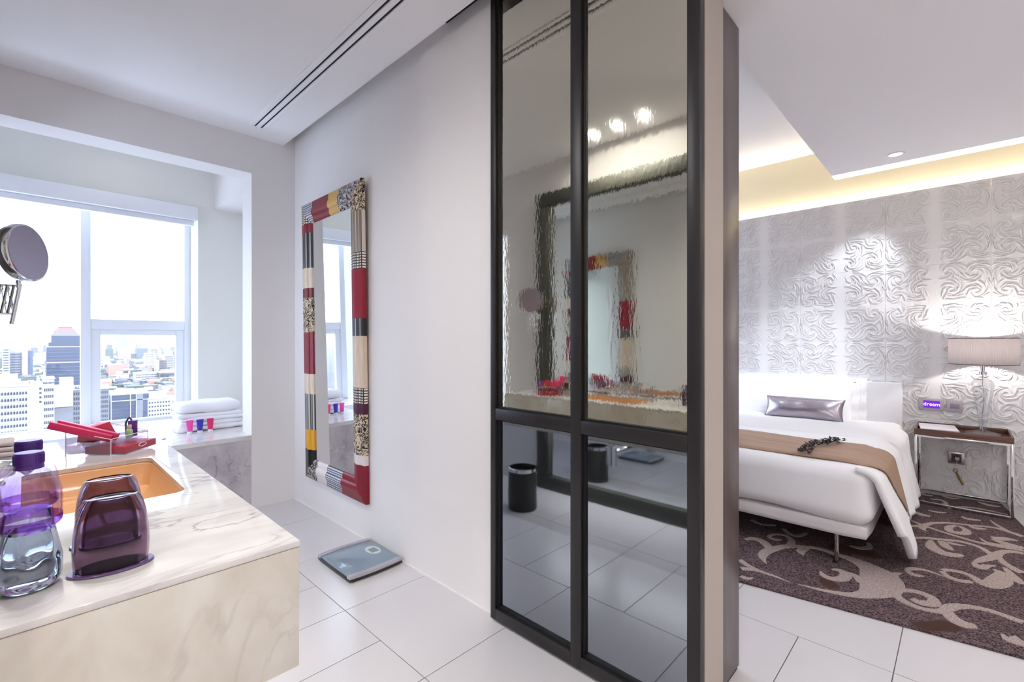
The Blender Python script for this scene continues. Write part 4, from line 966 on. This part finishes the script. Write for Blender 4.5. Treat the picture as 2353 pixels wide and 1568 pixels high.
# ------------------------------------------------------------------ the city outside
GZ = -75.0
CM = {'white': mat('city_white', (150, 150, 150), .8), 'cream': mat('city_cream', (146, 138, 130), .8), 'grey': mat('city_grey', (98, 100, 108), .8), 'blue': mat('city_blue', (62, 72, 98), .6),
      'dark': mat('city_window', (40, 45, 60), .4), 'glass': mat('city_glass', (46, 54, 74), .3), 'pink': mat('city_pink', (146, 110, 98), .8), 'brown': mat('city_brown', (92, 84, 84), .8), 'roof': mat('city_roof', (120, 116, 118), .85), 'crown': mat('city_crown', (92, 88, 92), .8), 'crown_pink': mat('city_crown_pink', (104, 80, 76), .8), 'green': mat('city_green', (58, 70, 64), .9)}
gm = MB().box(-6000, 8000, 90, 14000, GZ-2, GZ).build('ground', mat('city_ground', (84, 84, 90), .9, nz=(.02, (62, 66, 70)))); gm['kind'] = 'structure'
def wins(parent, x0, x1, y, zs, nx, w, h, m='dark', arch=False):
    mb = MB(); dx = (x1-x0)/nx
    for z in zs:
        for i in range(nx):
            cx = x0+dx*(i+.5); pts = [(cx-w/2, z-h/2), (cx+w/2, z-h/2), (cx+w/2, z+h*.2)]+([(cx+w/2*math.cos(a), z+h*.2+h*.4*math.sin(a)) for a in (PI/4, PI/2, 3*PI/4)] if arch else [(cx+w/2, z+h/2), (cx-w/2, z+h/2)])+[(cx-w/2, z+h*.2)]
            k = len(pts); mb.add([(p, y-.12, q) for p, q in pts]+[(p, y+.1, q) for p, q in pts], [tuple(range(k)), *[(a, (a+1) % k, k+(a+1) % k, k+a) for a in range(k)]])
    o = mb.build('window_rows', CM[m], parent); o['kind'] = 'stuff'; return o
def bld(name, label, x0, x1, y, dp, zt, m='white', group=None, roof=None):
    t = thing(name, label, 'building', ((x0+x1)/2, y+dp/2, GZ), group)
    box('walls', (x0, x1, y, y+dp, GZ, zt), CM[m], t)
    if roof: box('parapet', (x0-.3, x1+.3, y-.3, y+dp+.3, zt, zt+roof), CM['white'], t)
    return t
b = bld('office_building', 'white building with rows of arched windows at the left of the window', -30, .9, 330, 26, -21, 'white', None, 1.2)
wins(b, -29.2, .5, 330, [-24.2-3.14*k for k in range(13)], 30, .72, 1.35, 'dark', True)
for k in range(13): box('ledge_band', (-30, .9, 329.7, 330, -26.1-3.14*k, -25.6-3.14*k), CM['white'], b)
box('roof_block', (-30, -3, 340, 356, -19.8, -15.8), CM['cream'], b)
b = bld('tower_block', 'plain white stair tower beside the arched-window building', .95, 5.7, 331, 20, -19.8, 'white')
wins(b, 4.3, 5.6, 331, [-22.5-2.2*k for k in range(4)], 1, .8, 1.0)
b = bld('office_wing', 'white wing with small windows and a billboard roof edge', 5.8, 10.0, 334, 20, -18.2, 'white', None, .6)
wins(b, 6.2, 9.8, 334, [-23.6-3.3*k for k in range(9)], 5, .45, 1.5)
wins(b, 5.9, 9.9, 334, [-20.0], 8, .36, .8, 'dark', True)
b = bld('blank_building', 'building with a blank white wall left of the mullion', 10.3, 17.7, 350, 24, -34.5, 'grey'); box('blank_wall', (10.3, 17.7, 349.4, 352, -34.4, -22.4), CM['white'], b)
box('roof_hut', (13, 18.5, 360, 372, -24, -19.5), CM['white'], b)
b = bld('sign_building', 'grey office tower with an AIA roof sign beside the mullion', 19.1, 35.6, 380, 24, -28.2, 'grey')
box('sign_board', (19.2, 35.4, 379.6, 381, -28.2, -25.2), CM['white'], b)
text_mesh('sign_letters', 'AIA', 2.2, CM['dark'], b, Matrix.Translation((21.6, 379.4, -26.7)) @ Matrix.Rotation(PI/2, 4, 'X'), .1)
wins(b, 19.4, 35.2, 380, [-30.3-2.9*k for k in range(15)], 16, .62, 1.7)
# stepped dark tower with pale crown
t = thing('dark_tower', 'stepped blue glass tower with a pale domed crown', 'building', (24.7, 575, GZ))
for x0, x1, z0, z1, d in ((12, 37.5, GZ, -4, 0), (13.2, 36.3, -4, 0, 1), (14.9, 33.5, 0, 5.7, 2)): box('glass_body', (x0, x1, 560+d, 590-d, z0, z1), CM['glass'], t)
def frustum(x0, x1, y0, y1, z0, x2, x3, y2, y3, z1, m, nm):
    MB().add([(x0,y0,z0),(x1,y0,z0),(x1,y1,z0),(x0,y1,z0),(x2,y2,z1),(x3,y2,z1),(x3,y3,z1),(x2,y3,z1)], [(0,3,2,1),(4,5,6,7),(0,1,5,4),(1,2,6,5),(2,3,7,6),(3,0,4,7)]).build(nm, CM[m], t)
frustum(14.9, 33.5, 562, 588, 5.7, 17.6, 30.6, 565, 585, 9.4, 'crown', 'crown'); frustum(17.0, 31.2, 565, 585, 9.4, 19.4, 28.6, 569, 581, 12.8, 'crown_pink', 'crown_top'); box('crown_cap', (19.6, 28.4, 569.5, 580.5, 12.8, 13.8), CM['crown'], t)
mb = MB()
for k in range(22): mb.box(12-.25 if k % 3 else 11.7, 37.8, 559.6, 560.1, -6.2-3.1*k, -5.6-3.1*k)
o = mb.build('floor_bands', CM['blue'], t); o['kind'] = 'stuff'
for z in (-17.6, -4.2): box('white_band', (12, 37.5, 559.5, 560.3, z, z+.8), CM['white'], t)
for i, (x0, x1, y, zt, m, lab) in enumerate(((-21.6, -15, 900, -7.9, 'white', 'pale slab block at the far left of the window view'), (-15, -4, 905, -14.2, 'grey', 'low pale grey block left of the blue-sided block'), (-3.2, 1.5, 900, -10.9, 'white', 'narrow white block joined to a blue-sided block'), (1.6, 6.3, 906, -11.7, 'blue', 'narrow blue-sided block left of the domed tower'),
        (155, 171, 1100, -21.7, 'white', 'white gridded apartment slab near the horizon in the right pane'), (140.4, 143.6, 900, -28.5, 'white', 'slender white end wall near the right frame'), (143.8, 154.4, 905, -28.7, 'brown', 'brown banded block near the right frame'), (158.6, 171.7, 950, -22.6, 'white', 'white banded block close to the right frame'), (174.5, 184, 955, -16.4, 'blue', 'blue slab at the right edge of the view'),
        (74.6, 89.1, 800, -29.6, 'pink', 'salmon coloured low block in the right pane'), (168.4, 204, 1600, -16.2, 'pink', 'long beige block on the skyline'), (193.3, 216, 1500, -17.6, 'blue', 'long blue block on the skyline'), (268, 302, 2600, 27.3, 'grey', 'hazy tall tower above the skyline'), (315, 342, 2300, 2.9, 'white', 'hazy pale tower on the skyline'))):
    b = bld('city_block', lab, x0, x1, y, 22, zt, m)
    if i in (0, 1, 4, 6, 7): wins(b, x0+.4, x1-.4, y, [zt-2.6-3.4*k for k in range(9)], 1 if i != 4 else 7, (x1-x0-1.6) if i != 4 else 1.3, 1.3)
b = bld('long_building', 'long white gridded block in the middle of the right pane', 89.4, 110.3, 700, 22, -36.9, 'white', None, .6); wins(b, 89.8, 110, 700, [-39-2.6*k for k in range(4)], 18, .7, 1.5)
b = bld('long_building', 'long dark grey block beside the gridded block', 110.5, 140, 695, 22, -37.2, 'brown', None, 1.2); wins(b, 111, 139, 695, [-40.5], 1, 27, 3.2)
b = bld('glass_building', 'blue glass block with white roof edge below the sash', 40.1, 60.2, 420, 26, -36.2, 'glass', None, 1.6)
box('roof_band', (40.1, 60.2, 419.5, 420.2, -40.6, -40.0), CM['white'], b); box('lattice_panel', (54.2, 57.6, 419.5, 420.2, -74, -36.2), CM['grey'], b)
for x in (40.1, 50.4, 53.6): box('fin', (x, x+.5, 419.4, 420.2, -74, -36.2), CM['white'], b)
mb = MB()
for k in range(12): mb.box(40.6, 53.6, 419.8, 420.1, -43.5-2.6*k, -43.2-2.6*k)
o = mb.build('spandrels', CM['blue'], b); o['kind'] = 'stuff'
b = bld('white_building', 'stepped white block right of the glass block', 62, 76, 432, 20, -42, 'white', None, .8); box('upper_floor', (63, 70, 434, 450, -41.2, -37.5), CM['white'], b); wins(b, 62.3, 75.7, 432, [-44.5-3*k for k in range(8)], 8, .9, 1.2)
# tall neighbour seen only in the mirrors
for i, (x, y) in enumerate(((-150, 215), (-118, 300), (-230, 330))):
    b = bld('neighbour_tower', ['banded pale blue high-rise seen only in the mirrors, nearest', 'banded pale blue high-rise seen only in the mirrors, middle', 'banded pale blue high-rise seen only in the mirrors, farthest'][i], x, x+34, y, 30, 60, 'white', 'neighbour towers')
    wins(b, x, x+34, y, [58-3.4*k for k in range(38)], 6, 4.4, 1.7, 'blue')
# small generic buildings: 200 nearest as individuals, the rest as one mass
rg_ = random.Random(21); kinds = ['white', 'cream', 'grey', 'brown', 'roof', 'pink', 'white', 'white']
protos = {}
def low_rise(x, y, w, d, h, m):
    if m not in protos:
        mb = MB().box(-.5, .5, -.5, .5, 0, 1); mb.box(-.3, .1, -.2, .2, 1, 1.18); mb.box(-.52, .52, -.52, .52, .96, 1.02)
        me = bpy.data.meshes.new('low_rise_'+m); me.from_pydata(mb.v, [], mb.f); me.materials.append(CM[m]); protos[m] = me
    o = bpy.data.objects.new('low_rise', protos[m]); COL.objects.link(o); o.location = (x, y, GZ); o.scale = (w, d, h); o.rotation_euler.z = rg_.uniform(-.25, .25)
    tag(o, 'small low-rise city building among the hazy rooftops', 'building', 'low-rise rooftops of the city')
cnt = 0
while cnt < 280:
    y = 430+1000*rg_.random()**1.3; x = y*rg_.uniform(-.035, .215)+rg_.uniform(-8, 8)
    if (8 < x < 40 and 540 < y < 600): continue
    h = rg_.uniform(16, 30)+max(0, (y-600)*.008); low_rise(x, y, rg_.uniform(7, 17), rg_.uniform(7, 15), h, rg_.choice(kinds)); cnt += 1
far = {}
for _ in range(9500):
    y = 520+5000*rg_.random()**1.5; x = y*rg_.uniform(-.06, .24); m = rg_.choice(kinds+['blue', 'green', 'green', 'dark'])
    h = rg_.uniform(14, 34) if rg_.random() < .98 or y < 1200 else rg_.uniform(36, 62); w, d = rg_.uniform(4, 13)*(1+y/4000), rg_.uniform(4, 12)*(1+y/4000)
    if 8 < x < 40 and 545 < y < 600: continue
    far.setdefault(m, MB()).box(x-w/2, x+w/2, y-d/2, y+d/2, GZ, GZ+h)
fr = thing('city_rooftops', 'mass of tiny distant rooftops stretching to the horizon', 'city', (300, 3000, GZ), kind='stuff')
for m, mb in far.items(): mb.build('rooftops', CM[m], fr)['kind'] = 'stuff'
tr_ = MB()
for _ in range(260):
    y = 450+1500*rg_.random(); x = y*rg_.uniform(-.035, .21); r = rg_.uniform(3, 7)
    tr_.lathe([(r*.4, GZ+6), (r, GZ+9), (r*.9, GZ+12), (r*.4, GZ+15)], x, y, 7)
tag(tr_.build('tree_crowns', CM['green']), 'dull green tree crowns scattered between the city rooftops', 'trees', kind='stuff')
# haze over the city
hz, nt, bs_ = newmat('haze'); nt.nodes.remove(bs_)
vs_ = nd(nt, 'ShaderNodeVolumeScatter', i_Density=.0001); vs_.inputs[0].default_value = (.93, .95, 1, 1); nt.links.new(vs_.outputs[0], nt.nodes['Material Output'].inputs['Volume'])
tag(MB().box(-3000, 5000, 180, 7000, GZ-1, 90).build('haze', hz), 'pale daylight haze hanging over the distant city', 'haze', kind='stuff')
